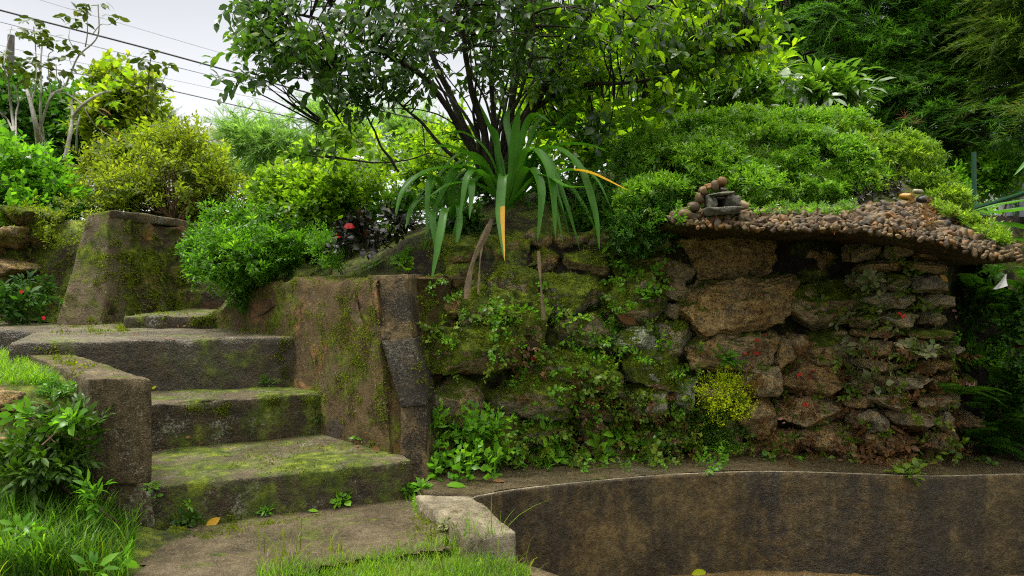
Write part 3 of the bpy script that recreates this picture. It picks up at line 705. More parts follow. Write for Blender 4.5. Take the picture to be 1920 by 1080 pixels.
# ---- pebble roof
roof = thing('pebble_roof', 'overhanging roof slab crusted with brown river pebbles above the rubble wall', 'roof', (1.8, 4.2, 1.3))
UX = [1250, 1330, 1420, 1500, 1600, 1680, 1750, 1830, 1880, 1916]
LOW = [426, 431, 435, 437, 437, 444, 460, 480, 491, 494]
TOPY = [412, 400, 400, 400, 393, 378, 392, 422, 450, 472]
YF = [4.02, 3.95, 3.9, 3.87, 3.85, 3.83, 3.82, 3.80, 3.78, 3.76]
YB = [4.2, 4.3, 4.32, 4.32, 4.42, 4.55, 4.5, 4.3, 4.1, 3.9]
def roof_pt(px, v):
    ly, ty, yf, yb = (np.interp(px, UX, a) for a in (LOW, TOPY, YF, YB))
    a = P(px, ly-14, yf); b = P(px, ty, yb)
    p = a+(b-a)*v; p[2] += .03*math.sin(math.pi*v)
    return p
R = []
for px in np.linspace(1250, 1916, 70):
    ly, yf = np.interp(px, UX, LOW), np.interp(px, UX, YF)
    a = P(px, ly-6, yf); yb = np.interp(px, UX, YB)
    R.append([np.array([a[0], a[1]+.7, a[2]-.02]), np.array([a[0], a[1]+.2, a[2]-.01]), a+np.array([0, .05, -.004]), a+np.array([0, .01, .008])]+[roof_pt(px, v) for v in (0, .12, .3, .5, .75, 1)]+[roof_pt(px, 1)+np.array([0, .3, .02])])
V, Q = sweep(R); V += np.stack([fbm(V*8, 4, 60+s) for s in range(3)], 1)*.018
mk('slab', V, Q, m_concrete('roof_mortar', [(.012, .009, .005), (.045, .032, .016), (.10, .073, .038)], moss=.3, streak=.4), roof, smooth=True); collide(V, Q)
pv = [rock3(np.zeros(3), np.ones(3), 900+i, k=2.7, facet=6, rough=.13, n=8, cut=.7) for i in range(12)]
peb = []
tries = 0
while len(peb) < 760 and tries < 16000:
    tries += 1
    px = rr.uniform(1256, 1912); v = rr.uniform(-.03, 1.0)
    if px < 1560 and v > .85: continue
    if v > .25 and fbm(np.array([[px*.012, v*2.2, 0]]), 3, 91)[0] > .16: continue
    big = rr.uniform() ; r = .012+.019*big**1.8
    if v < .10: r = rr.uniform(.010, .015)
    p = roof_pt(px, v)
    if v < .08: p = p+np.array([0, -.012, -rr.uniform(.0, .03)])
    if any((p[0]-q[0][0])**2+(p[1]-q[0][1])**2*.6+(p[2]-q[0][2])**2 < (.74*(r+q[1]))**2 for q in peb): continue
    peb.append((p, r))
peb.sort(key=lambda q: -q[1]); rest = Mesh()
for i, (p, r) in enumerate(peb):
    V, Q = pv[i % 12]; s = np.array([rr.uniform(.85, 1.55), rr.uniform(.8, 1.1), rr.uniform(.65, 1.1)])*r*1.2; a = rr.uniform(0, 3.1)
    V = V*s; V = np.stack([V[:, 0]*math.cos(a)-V[:, 2]*math.sin(a), V[:, 1], V[:, 0]*math.sin(a)+V[:, 2]*math.cos(a)], 1)+p+np.array([0, -.15*r, .12*r])
    if i < 95: mk('pebble', V, Q, PEB, roof, smooth=True)
    else: rest.add(V, Q=Q)
    collide(V, Q)
tag(rest.build('pebbles', PEB, roof, smooth=True), kind='stuff')
for px, py, w, h, col, lab in [(1700, 369, 14, 7, (.36, .19, .03), 'smooth yellow ochre cobble lying on the crest of the pebble roof'), (1733, 374, 14, 7, (.035, .033, .032), 'smooth charcoal cobble right of the yellow cobble on the roof crest'), (1721, 359, 10, 5, (.24, .23, .14), 'pale olive cobble behind the yellow cobble on the roof crest'), (1742, 416, 8, 8, (.45, .12, .07), 'small round pinkish red pebble near the right of the roof')]:
    Y = np.interp(px, UX, YB)-.08 if py < 400 else 4.0
    V, Q = rock3(P(px, py, Y), np.array([w, (w+h)/2, h])/F_PX*Y, int(px), k=2.3, facet=2, rough=.04, n=9, tilt=-.15)
    o = mk('cobble', V, Q, m_plain('cobble_stone', col, .35, .5, 60), smooth=True, loc=V.mean(0)); tag(o, lab, 'cobble')
# ---- little stone shrine on the roof
ln = thing('stone_lantern', 'miniature house of grey stone slabs with cobbles on its lid, at the roof edge', 'lantern', P(1352, 400, 3.98))
GREY = m_concrete('grey_slate', [(.05, .05, .04), (.14, .135, .105), (.24, .235, .19)], moss=.3, streak=.2, lichen=.3, scale=3)
def slab_px(name, x0, y0, x1, y1, Y, dep, seed, mat=GREY, rough=.1, **kw):
    V, Q = rock(x0, y0, x1, y1, Y, dep, seed, k=6, facet=4, rough=rough, n=9, **kw); return mk(name, V, Q, mat, ln, smooth=True)
slab_px('base_slab', 1317, 389, 1388, 404, 3.97, .16, 41, tilt=.06)
slab_px('upright', 1323, 367, 1342, 392, 3.99, .10, 42, tilt=.1); slab_px('upright', 1355, 367, 1386, 391, 3.99, .10, 43, tilt=-.05)
slab_px('back_slab', 1330, 366, 1375, 390, 4.07, .05, 45, mat=SOIL)
slab_px('lid', 1326, 360, 1378, 368, 3.98, .15, 44, tilt=.06)
for i, (x, y, a, b) in enumerate([(1340, 348, 8, 11), (1354, 341, 9, 10), (1356, 356, 8, 5)]):
    V, Q = rock(x-a, y-b, x+a, y+b, 3.98, .05, 46+i, k=2.2, facet=2, rough=.05, n=9); mk('cobble', V, Q, PEB, ln, smooth=True)
for i, (x, y, a, b) in enumerate([(1312, 372, 9, 11), (1300, 388, 12, 10), (1318, 358, 9, 9), (1328, 350, 7, 7), (1393, 385, 12, 9), (1285, 402, 14, 10), (1395, 408, 10, 12), (1302, 405, 14, 8)]):
    V, Q = rock(x-a, y-b, x+a, y+b, 4.0, .07, 470+i, k=2.6, facet=3, rough=.06, n=8); mk('pebble', V, Q, PEB, roof, smooth=True)

# ---- planted banks
def bank(name, line, ws, zfun, mat=EARTH, seed=0):
    line = densify(line, .12)
    R = [[(p[0]+dx(p, w), p[1]+w, zfun(p, w)) for w in ws] for p in line]
    V, Q = sweep(R); V[:, 2] += fbm(V*3, 4, seed)*.06; V[:, 1] += fbm(V*4+9, 3, seed)*.03
    o = mk(name, V, Q[:, ::-1], mat, smooth=True); tag(o, kind='structure'); collide(V, Q); return o
def dx(p, w): return 0
WS = [-.05, .03, .1, .2, .3, .45, .6, .8, 1.1, 1.5, 2, 2.8, 4, 6, 9, 14]
rise = lambda X: np.interp(X, [-2.4, -1.2, -.4, .5, 1., 2.2, 2.8, 4], [.5, .42, .62, .66, .78, .7, .45, .3])
main_line = [(-2.25, 5.62, .80), (-1.95, 5.2, .82), (-1.5, 4.75, .98), (-.85, 4.3, 1.02), (-.5, 4.28, 1.1), (0, 4.42, 1.22), (.5, 4.52, 1.28), (1.0, 4.5, 1.38), (1.5, 4.4, 1.48), (2.2, 4.52, 1.6), (2.6, 4.4, 1.45), (2.75, 4.35, 1.2), (3.2, 4.6, .9), (4.4, 4.9, .7), (8, 5, .5)]
bank('garden_bank', main_line, WS, lambda p, w: p[2]-.06+rise(p[0])*(1-math.exp(-max(w, 0)/.55))-max(0, w-4)*.12, seed=71)
bank('left_bank', [(-9, 5.6, .75), (-5, 5.75, .75), (-3.35, 5.85, .75)], WS, lambda p, w: p[2]+.84*min(1, max(0, w)/.45)**.8+.02*w-max(0, w-4)*.12, seed=72)
bank('rear_bank', [(-3.4, 6.3, 1.5), (-2.95, 7.1, 1.2), (-2.0, 7.2, 1.0), (-1.6, 6.6, 1.3)], [0, .2, .5, 1, 1.6, 2.5, 4, 8], lambda p, w: p[2]+.3*min(1, w/.8)-max(0, w-3)*.1, seed=73)
# ================================================================ plants
BVH = BVHTree.FromPolygons([tuple(v) for v in np.concatenate(BV)], BF)
CAMV = Vector((0, 0, CAM_Z))
def hit(px, py):
    d = Vector(tuple(P(px, py, 1.)-np.array([0, 0, CAM_Z]))).normalized()
    r = BVH.ray_cast(CAMV, d, 30)
    if r[0] is None: return None
    n = r[1] if r[1].dot(d) < 0 else -r[1]
    return np.array(r[0]), np.array(n)
def unit(v): return v/np.maximum(np.linalg.norm(v, axis=-1, keepdims=True), 1e-9)
rp_ = random.Random(3)

LM = dict(
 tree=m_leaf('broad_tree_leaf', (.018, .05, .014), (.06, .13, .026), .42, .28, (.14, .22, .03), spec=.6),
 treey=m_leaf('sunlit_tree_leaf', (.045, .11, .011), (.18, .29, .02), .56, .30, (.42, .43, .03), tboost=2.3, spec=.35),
 strap=m_leaf('strap_leaf', (.016, .075, .010), (.06, .18, .024), .32, .32, (.14, .27, .035), cl=9, spec=.25),
 strapy=m_leaf('yellowing_leaf', (.45, .22, .01), (.50, .30, .02), .3, .4),
 bush=m_leaf('bright_bush_leaf', (.025, .09, .012), (.10, .23, .026), .45, .32, (.20, .34, .04)),
 cover=m_leaf('cover_leaf', (.04, .125, .02), (.18, .33, .055), .42, .25, (.32, .42, .14), spec=.55),  # last colour paints whitish highlights onto some leaves
 coverl=m_leaf('pale_cover_leaf', (.05, .12, .018), (.19, .29, .05), .42, .32, (.36, .40, .10)),
 coverd=m_leaf('dark_cover_leaf', (.018, .065, .014), (.055, .14, .028), .38, .35),
 yel=m_leaf('yellow_green_leaf', (.06, .14, .014), (.18, .29, .026), .5, .4, (.38, .42, .04)),
 gold=m_leaf('golden_leaf', (.05, .11, .012), (.22, .27, .022), .5, .45, (.46, .42, .03)),
 olive=m_leaf('olive_twiggy_leaf', (.055, .09, .013), (.18, .225, .028), .48, .5, (.36, .34, .03)),
 glossy=m_leaf('glossy_leaf', (.03, .085, .016), (.10, .20, .03), .35, .14, (.34, .40, .04), spec=.9),
 con=m_leaf('dark_needle', (.014, .055, .010), (.065, .165, .026), .40, .5, (.16, .27, .04), cl=1.5),
 conl=m_leaf('light_needle', (.03, .075, .014), (.09, .15, .028), .38, .5, (.20, .15, .04)),
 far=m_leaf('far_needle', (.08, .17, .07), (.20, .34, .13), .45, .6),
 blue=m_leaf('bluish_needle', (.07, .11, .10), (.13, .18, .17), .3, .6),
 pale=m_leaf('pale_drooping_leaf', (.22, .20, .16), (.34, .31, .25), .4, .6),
 weed=m_leaf('weed_leaf', (.04, .13, .016), (.12, .27, .03), .42, .35, (.20, .32, .04)),
 weedl=m_leaf('light_weed_leaf', (.08, .20, .02), (.18, .36, .04), .45, .35),
 creep=m_leaf('creeper_leaf', (.035, .08, .013), (.13, .19, .03), .35, .4, (.22, .24, .05), cl=6),
 creepr=m_leaf('reddish_creeper_leaf', (.06, .035, .016), (.17, .085, .035), .35, .4, (.20, .17, .05), cl=6),
 vari=m_leaf('pale_edged_leaf', (.06, .11, .04), (.24, .24, .12), .3, .35, (.36, .30, .17)),
 red=m_leaf('red_leaf', (.35, .012, .012), (.62, .03, .03), .4, .35),
 pink=m_leaf('pink_leaf', (.42, .16, .13), (.55, .30, .22), .4, .4),
 dark=m_leaf('purple_black_leaf', (.006, .007, .007), (.016, .017, .016), .10, .25, (.07, .012, .010), spec=.5),
 fern=m_leaf('fern_leaf', (.018, .05, .008), (.05, .105, .015), .35, .45),
 fernd=m_leaf('dark_fern_leaf', (.012, .045, .007), (.042, .115, .016), .35, .5),
 lime=m_leaf('lime_maidenhair', (.30, .38, .015), (.50, .56, .03), .45, .5),
 grass=m_leaf('grass_blade', (.022, .070, .010), (.075, .17, .020), .45, .35, (.17, .30, .05)),
 grassl=m_leaf('bright_grass_blade', (.06, .14, .014), (.17, .30, .03), .5, .4),
 moss=m_leaf('moss_tip', (.05, .07, .008), (.15, .19, .015), .35, .7, (.24, .27, .02), cl=9),
 litter=m_leaf('dead_leaf', (.10, .045, .018), (.24, .12, .05), .3, .55, (.34, .2, .09)),
 skyl=m_leaf('dull_dark_leaf', (.02, .04, .01), (.065, .095, .02), .2, .45, (.12, .13, .03)),
 white=m_plain('white_petal', (.78, .76, .72), .5, .1),
)
SP_TREE = [sprig(i, 9, 1, .34, .17, 60, .25, 2, 3, .25, .3, .010, .2, .1) for i in range(5)]
SP_FINE = [sprig(20+i, 16, 1, .26, .10, 62, .15, 2, 2, .2, .2, .012, .45, .1) for i in range(5)]
SP_ROUND = [sprig(40+i, 12, 1, .32, .20, 65, .1, 2, 2, .15, .3, .012, .4, .1) for i in range(5)]
SP_LONG = [sprig(60+i, 11, 1, .5, .15, 48, .15, 3, 3, .25, .3, .012, .3, .1) for i in range(4)]
SP_TWIG = [sprig(80+i, 9, 1, .16, .08, 60, .1, 3, 2, .2, .2, .012, .3, .3) for i in range(4)]
ND = [needle_spray(i, 46) for i in range(5)]
MH = [maiden(i) for i in range(4)]
RO_B = [rosette(i, 8, 1, .55, .7) for i in range(4)]
RO_R = [rosette(10+i, 7, 1, .78, .6, curl=.25) for i in range(4)]
RO_T = [rosette(20+i, 7, 1, .36, .9) for i in range(4)]
SP_STAR = [sprig(100+i, 15, .55, .40, .13, 70, .1, 3, 2, .2, .25, .012, .3, .3) for i in range(5)]
FR = [frond(i) for i in range(3)]
LF = [leaf(1, .5, 3, .12, .3), leaf(1, .6, 3, .2, .45), leaf(1, .42, 3, .1, .2)]

def blobs_sample(blobs, n, inner=.62, lump=.3, cam=.75):
    """points through the outer shell of a union of ellipsoids given in photo pixels + depth"""
    C = np.array([P(b[0], b[1], b[2]) for b in blobs]); H = np.array([(b[3]/F_PX*b[2], b[5], b[4]/F_PX*b[2]) for b in blobs])
    wt = H[:, 0]*H[:, 2]*np.array([b[6] if len(b) > 6 else 1 for b in blobs]); k = RG.choice(len(blobs), n*3, p=wt/wt.sum())
    d = unit(RG.normal(size=(n*3, 3))); keep = (d[:, 1] < .25) | (RG.uniform(size=n*3) > cam); k, d = k[keep], d[keep]
    r = RG.uniform(inner**2, 1.05, len(k))**.5
    p = C[k]+d*H[k]*r[:, None]
    p = p+d*H[k]*(fbm(p*2.2/max(.4, H.mean()), 3, 5)*lump)[:, None]
    ok = np.ones(len(p), bool)
    for j in range(len(blobs)):
        q = (((p-C[j])/H[j])**2).sum(1); ok &= (q > inner**2*.8) | (k == j)
    return p[ok][:n], d[ok][:n]
def shrub(name, label, cat, base, blobs, tpls, n, size, mat, stems=14, srad=.012, bark=BARK_B, group=None, up=.45, rnd=.7, inner=.55, lump=.5, part='foliage', extra=None, gap=-.16):
    b = P(*base); t = thing(name, label, cat, b, group)
    p, d = blobs_sample(blobs, int(n*1.25) if n > 100 else n, inner, lump)
    if n > 100: ok = fbm(p*(.55/size), 3, 21) > gap; p, d = p[ok], d[ok]
    dr = unit(d*.8+np.array([0, 0, up])+RG.normal(size=p.shape)*rnd)
    L = size*RG.uniform(.55, 1.45, len(p))
    M = scatter(tpls, p-dr*L[:, None]*.5, dr, L); M.build(part, LM[mat], t)
    if stems:
        S = Mesh(); idx = RG.choice(len(p), stems)
        for i in idx:
            e = p[i]; mid = b*.45+e*.55+RG.normal(size=3)*.08*np.linalg.norm(e-b); mid[2] -= .05*np.linalg.norm(e-b)
            b0 = b+np.array([RG.normal()*.05, RG.normal()*.05, -.05]); tt = np.linspace(0, 1, 7)[:, None]
            c = b0*(1-tt)**2+2*mid*tt*(1-tt)+e*tt**2; c[1:-1] += RG.normal(size=(5, 3))*.012*np.linalg.norm(e-b)
            V, Q = tube(c, srad*np.linspace(1, .25, 7), 5); S.add(V, Q=Q)
        S.build('stem', bark, t, smooth=True)
    if extra: extra(t, p, d)
    return t

# ---- main tree
def px_line(pts): return smoothline([P(*p) for p in pts], 6)
tree = thing('broadleaf_tree', 'dark many-stemmed tree with spreading glossy crown above the strap-leaved plant', 'tree', P(925, 335, 5.3))
stems = [
 ([(905, 350, 5.25), (893, 300, 5.2), (862, 240, 5.1), (830, 190, 5.0), (765, 125, 4.9), (690, 80, 4.8), (590, 40, 4.7), (500, 25, 4.6)], .055),
 ([(908, 345, 5.3), (880, 265, 5.3), (842, 180, 5.35), (808, 95, 5.4), (770, 10, 5.5), (740, -120, 5.6)], .06),
 ([(912, 340, 5.25), (902, 240, 5.2), (880, 150, 5.1), (868, 60, 5.0), (850, -60, 4.9)], .062),
 ([(920, 340, 5.35), (925, 230, 5.45), (922, 140, 5.5), (932, 40, 5.55), (945, -90, 5.6)], .05),
 ([(930, 340, 5.3), (950, 240, 5.25), (962, 160, 5.2), (985, 60, 5.2), (1010, -80, 5.2)], .07),
 ([(935, 345, 5.2), (975, 250, 5.1), (1010, 185, 5.0), (1062, 95, 4.9), (1120, 5, 4.8), (1180, -100, 4.7)], .075),
 ([(940, 345, 5.35), (990, 225, 5.4), (1045, 120, 5.5), (1075, 55, 5.55), (1110, -60, 5.7)], .06),
 ([(925, 330, 5.2), (928, 260, 5.0), (970, 190, 4.8), (1000, 90, 4.6), (990, -40, 4.5)], .035),
 ([(1000, 205, 5.05), (1060, 168, 4.95), (1130, 155, 4.85), (1210, 150, 4.8), (1280, 130, 4.75), (1340, 100, 4.7), (1420, 95, 4.7)], .032),
 ([(1030, 160, 5.0), (1110, 70, 5.2), (1200, 30, 5.3), (1330, 10, 5.4)], .03), ([(1060, 168, 4.95), (1190, 130, 5.1), (1290, 105, 5.15), (1400, 55, 5.2), (1480, 12, 5.2)], .024),
 ([(895, 335, 5.2), (850, 290, 5.0), (790, 235, 4.9), (745, 195, 4.8), (690, 160, 4.75), (620, 140, 4.7)], .026),
 ([(748, 322, 4.9), (722, 285, 4.85), (700, 240, 4.8), (672, 190, 4.8), (650, 150, 4.8)], .018), ([(610, 293, 4.75), (640, 298, 4.78), (700, 305, 4.85), (760, 302, 4.9), (810, 288, 5.0), (860, 300, 5.15)], .016),
 ([(598, 288, 4.75), (594, 262, 4.72), (602, 230, 4.7), (630, 215, 4.7)], .008), ([(565, 285, 4.7), (590, 291, 4.72), (610, 293, 4.75)], .01),
 ([(790, 235, 4.9), (800, 290, 4.85), (830, 330, 4.85)], .008), ([(862, 240, 5.1), (820, 215, 5.0), (740, 205, 4.95), (660, 200, 4.9)], .012)]
for k in range(14):
    a = rp_.uniform(-1, 1); top = (925+a*rp_.uniform(120, 420), rp_.uniform(-60, 60)); Y1 = rp_.uniform(4.7, 5.8)
    stems.append(([(918+a*22, 330, 5.25), (920+a*60+rp_.uniform(-15, 15), 230, 5.2), ((925+top[0])/2+rp_.uniform(-30, 30), 120, (5.2+Y1)/2), (*top, Y1)], rp_.uniform(.014, .03)))
M = Mesh(); SK = []
for ln_, r in stems:
    c = px_line(ln_); c[1:-1] += fbm(c[1:-1]*3, 3, 4)[:, None]*.03; n = len(c)
    V, Q = tube(c, r*.6*(1-.78*np.linspace(0, 1, n)**.8), 9); V += fbm(V*18, 3, 8)[:, None]*.006; M.add(V, Q=Q)
    for i, q in enumerate(c):
        if i > n*.28 or r < .04: SK.append(q)
SK = np.array(SK)
CAN = [(560, 70, 140, 95, 4.6, .55, 2.3), (470, 60, 70, 75, 4.5, .4, 1.2), (520, 135, 90, 50, 4.55, .4, 1.), (700, 70, 130, 100, 4.8, .6, 2.2), (850, 50, 140, 90, 5.7, .5, 1.5), (1000, 60, 140, 100, 5.8, .5, 1.5), (900, 10, 200, 40, 4.9, .5, .7), (740, 165, 90, 50, 4.8, .4, .4), (610, 160, 90, 40, 4.6, .4, .7), (860, 170, 110, 50, 5.5, .4, .3)]
CANR = [(1150, 70, 140, 90, 5.0, .7, 2.1), (1300, 70, 140, 85, 5.0, .6, 2.2), (1410, 55, 80, 65, 5.0, .5, 1.2), (1100, 160, 110, 45, 4.9, .5, .9), (1260, 150, 120, 45, 4.9, .5, 1.1), (1180, 195, 90, 30, 5.0, .4, .5)]
TOPC = [(700, -110, 330, 110, 5.0, .9, 1.), (1000, -160, 300, 150, 5.1, 1., 1.), (1250, -100, 260, 110, 5.1, .9, 1.)]
SM = [(612, 255, 28, 50, 4.72, .12, .3), (580, 280, 30, 14, 4.7, .1, .12), (655, 195, 60, 40, 4.75, .2, .4), (1105, 238, 60, 30, 4.9, .2, .3)]
def canopy(spec, n, mats, size, name):
    wt = np.array([s[6] for s in spec]); k = RG.choice(len(spec), n, p=wt/wt.sum()); S = np.array(spec)[k]
    u = unit(RG.normal(size=(n, 3)))*RG.uniform(0, 1, (n, 1))**.45
    Y = S[:, 4]+u[:, 1]*S[:, 5]; px = S[:, 0]+u[:, 0]*S[:, 2]; py = S[:, 1]+u[:, 2]*S[:, 3]
    p = np.stack([(px-960)/F_PX*Y, Y, CAM_Z-(py-HZ)/F_PX*Y], 1)
    out = p-np.array([0, 5.2, 2.2]); out[:, 2] *= .3
    d = unit(unit(out)*.8+np.array([0, 0, -.25])+RG.normal(size=p.shape)*.6)
    ok = fbm(p*2.3, 3, 12) > -.10; p, d, n = p[ok], d[ok], int(ok.sum())
    L = size*RG.uniform(.7, 1.2, n); base = p-d*L[:, None]*.5
    M = scatter(SP_TREE, base, d, L, roll=.9); tw = Mesh()
    for b, dd in zip(base, d):
        ds = ((SK-b)**2).sum(1); j = ds.argmin()
        if ds[j] > 1.2**2: continue
        a = SK[j]; ln = math.sqrt(ds[j]); mid = (a+b)/2-dd*ln*.12+RG.normal(size=3)*.06*ln+np.array([0, 0, .06*ln]); tt = np.linspace(0, 1, 5)[:, None]
        c = a*(1-tt)**2+2*mid*tt*(1-tt)+b*tt**2
        V, Q = tube(c, np.linspace(.0075, .0035, 5), 3); tw.add(V, Q=Q)
    return M, tw
TW = Mesh()
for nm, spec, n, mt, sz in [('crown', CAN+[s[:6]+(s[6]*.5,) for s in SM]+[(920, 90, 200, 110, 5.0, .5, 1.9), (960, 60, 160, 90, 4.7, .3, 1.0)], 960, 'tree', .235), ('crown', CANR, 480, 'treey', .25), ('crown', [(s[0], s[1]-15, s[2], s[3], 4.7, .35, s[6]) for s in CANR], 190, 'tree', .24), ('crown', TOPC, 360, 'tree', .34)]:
    CM, tw = canopy(spec, n, mt, sz, nm); CM.build(nm, LM[mt], tree); M.add(tw.data()[0], Q=tw.data()[1][0])
M.build('trunk', BARK_D, tree, smooth=True)

# ---- strap-leaved plants
def strap_plant(label, base, leaves, dry=()):
    t = thing('strap_leaf_plant', label, 'plant', P(*base), 'arching strap leaved plants')
    for pts, w, kind in leaves:
        pp = [P(*q) for q in pts]; d = pp[-1]-pp[0]; a = np.array([d[0], d[1]*1.5-.15, 0]); a /= np.linalg.norm(a)+1e-9
        side = np.cross(a, [0, 0, 1.])+np.array([.35, 0, 0])*(1 if np.cross(a, [0, 0, 1.])[0] >= 0 else -1)
        V, Q = ribbon(pp, w*.56/F_PX*base[2], side, .5)
        mats = [LM['strap'], LM['strapy']]; n = len(Q)//2; mi = np.zeros(len(Q), int)
        if kind == 'tip': mi[int(len(Q)*.62)::2] = 1
        if kind == 'end': mi[int(len(Q)*.60):] = 1
        o = mk('leaf', V, Q, mats, t, smooth=True, mi=mi)
        if kind: o['label'] = 'strap leaf turning orange yellow'
    return t
Bp = (948, 392, 4.62)
def lf(w, *pts, kind=None, y0=4.6, y1=4.42, y2=4.3):
    n = len(pts); ys = np.interp(np.linspace(0, 1, n), [0, .5, 1], [y0, y1, y2]); return ([(a, b, y) for (a, b), y in zip(pts, ys)], w, kind)
main_leaves = [
 lf(26, (942, 390), (905, 328), (878, 332), (862, 412)), lf(30, (950, 392), (944, 330), (938, 400), (946, 490), kind='tip', y2=4.2),
 lf(28, (955, 390), (988, 318), (1014, 352), (1008, 452)), lf(30, (960, 390), (990, 285), (1030, 322), (1042, 452)),
 lf(30, (962, 388), (1015, 282), (1078, 305), (1112, 390), (1124, 470)), lf(26, (960, 384), (1030, 285), (1095, 272), (1147, 288), y1=4.55, y2=4.5), lf(24, (960, 386), (1040, 330), (1095, 322), (1180, 358), kind='end', y1=4.4, y2=4.3),
 lf(18, (952, 382), (938, 300), (915, 235), (896, 188), y1=4.6, y2=4.6), lf(28, (955, 382), (962, 300), (968, 240), (974, 203), y1=4.55, y2=4.5), lf(28, (958, 382), (978, 270), (1000, 218), (1036, 232), y1=4.6, y2=4.55), lf(24, (960, 384), (1020, 285), (1062, 222), (1108, 190), y1=4.7, y2=4.75),
 lf(26, (950, 384), (905, 312), (845, 278), (775, 276), y1=4.5, y2=4.4), lf(28, (946, 388), (890, 322), (815, 318), (762, 352), (740, 402), y1=4.4, y2=4.25), lf(24, (950, 385), (934, 300), (928, 255), (912, 228), y1=4.6, y2=4.55), lf(26, (956, 386), (992, 275), (1032, 252), (1058, 300), y1=4.65, y2=4.7),
 lf(20, (955, 385), (1010, 330), (1060, 350), (1105, 350), y1=4.35, y2=4.2), lf(22, (950, 388), (900, 350), (850, 345), (800, 372), y1=4.45, y2=4.3), lf(22, (950, 380), (915, 290), (870, 250), (820, 255), y1=4.65, y2=4.7), lf(22, (957, 380), (1000, 260), (1060, 240), (1128, 262), y1=4.7, y2=4.75), lf(18, (960, 388), (1040, 305), (1110, 330), (1150, 400), y1=4.5, y2=4.45), lf(26, (957, 384), (1005, 240), (1040, 215), (1070, 235), y1=4.75, y2=4.8), lf(24, (950, 386), (960, 290), (950, 230), (955, 200), y1=4.7, y2=4.8)]
for k in range(12):
    a = rp_.uniform(-3.1, -2.2) if k % 2 else rp_.uniform(-1.0, .05); Ln = rp_.uniform(.6, .9); ca, sa = math.cos(a), math.sin(a)   # azimuth towards the viewer's half
    pk, dr = rp_.uniform(.22, .45), rp_.uniform(.0, .45); b0 = P(950, 390, 4.6); q = []
    for t_ in (0, .25, .5, .75, 1):
        r_ = Ln*.78*t_*(1-.15*t_); z_ = pk*math.sin(math.pi*min(1, t_*1.05))**.8*(1-.35*t_)-dr*t_**2.2
        v = b0+np.array([ca*r_, sa*r_*.7, z_]); q.append((960+v[0]/v[1]*F_PX, HZ-(v[2]-CAM_Z)/v[1]*F_PX, v[1]))
    main_leaves.append((q, rp_.uniform(20, 28), None))
strap_plant('large arching strap leaved plant with drooping leaves at the foot of the tree', Bp, main_leaves)
left_leaves = [lf(24, (845, 405), (822, 342), (782, 332), (755, 362), (742, 408), y0=4.5, y1=4.4), lf(24, (845, 405), (832, 350), (806, 342), (800, 442), y0=4.5), lf(18, (849, 405), (850, 355), (846, 310), y0=4.5, y1=4.45, y2=4.4), lf(26, (846, 410), (836, 392), (826, 440), (808, 532), y0=4.5, y1=4.3, y2=4.15), lf(24, (850, 408), (872, 345), (884, 350), (880, 412), y0=4.5),
 lf(22, (846, 406), (800, 372), (775, 388), (760, 430), y0=4.5), lf(20, (848, 410), (858, 385), (862, 420), (852, 480), y0=4.5), lf(22, (845, 408), (812, 400), (820, 460), (822, 500), y0=4.5, y1=4.3)]
strap_plant('smaller strap leaved plant with one leaf drooping over the wall, left of the large one', (846, 412, 4.52), left_leaves)
edge_leaves = [lf(38, (2010, 430), (1950, 395), (1890, 398), (1838, 400), y0=3.7, y1=3.6, y2=3.55), lf(34, (2010, 450), (1960, 440), (1900, 425), (1862, 418), y0=3.7, y1=3.6, y2=3.6), lf(24, (2010, 440), (1960, 380), (1890, 382), (1820, 396), y0=3.75, y1=3.75, y2=3.7), lf(26, (2010, 450), (1960, 460), (1920, 452), (1880, 445), y0=3.7, y1=3.65, y2=3.6), lf(26, (2010, 440), (1990, 330), (1940, 300), (1900, 330), y0=3.8, y1=3.8, y2=3.8)]
strap_plant('broad leaved strap plant reaching in over the right end of the pebble roof', (2010, 445, 3.7), edge_leaves)
# dried leaf bases hanging under the big plant
dry = thing('dried_leaf_stalk', 'withered brown leaf stalks hanging down the wall below the strap plant', 'dried stalk', P(905, 440, 4.3))
DRYM = m_bark('dry_leaf_brown', (.025, .016, .006), (.085, .058, .020))
for pts, w in [([(922, 410, 4.35), (905, 455, 4.25), (884, 500, 4.12), (874, 560, 4.02)], 11), ([(905, 450, 4.25), (900, 490, 4.14), (897, 550, 4.05)], 5), ([(1010, 470, 4.25), (1014, 530, 4.1), (1020, 600, 4.02)], 7), ([(915, 420, 4.3), (888, 480, 4.15), (872, 545, 4.05)], 7)]:
    V, Q = ribbon([P(*q) for q in pts], w/F_PX*4.2, np.array([1., 0, 0]), .5, prof=lambda t: .7+.3*np.sin(t*9)); mk('dry_leaf', V, Q, DRYM, dry, smooth=True)

# ---- shrubs of the middle ground
shrub('fine_leaf_bush', 'bright green fine leaved bush spilling over the wall top beside the steps', 'bush', (500, 470, 5.2), [(450, 480, 4.95, 80, 66, .35), (408, 470, 5.2, 45, 45, .3), (455, 530, 4.95, 40, 45, .2), (520, 435, 5.1, 70, 50, .35), (560, 465, 4.95, 45, 40, .25), (450, 420, 5.4, 60, 36, .35), (500, 495, 4.85, 55, 42, .25)], SP_STAR+SP_FINE, 1500, .14, 'bush', 16, lump=.7, inner=.4, rnd=.8)
shrub('fine_leaf_bush', 'leafy green bush behind the bright one, just left of the dark purple leaves', 'bush', (600, 450, 5.3), [(600, 385, 5.4, 75, 50, .4), (655, 360, 5.5, 80, 45, .4), (560, 370, 5.7, 70, 45, .4), (560, 440, 5.7, 90, 45, .3), (690, 435, 5.5, 90, 40, .3)], SP_ROUND, 1000, .20, 'yel', 10)
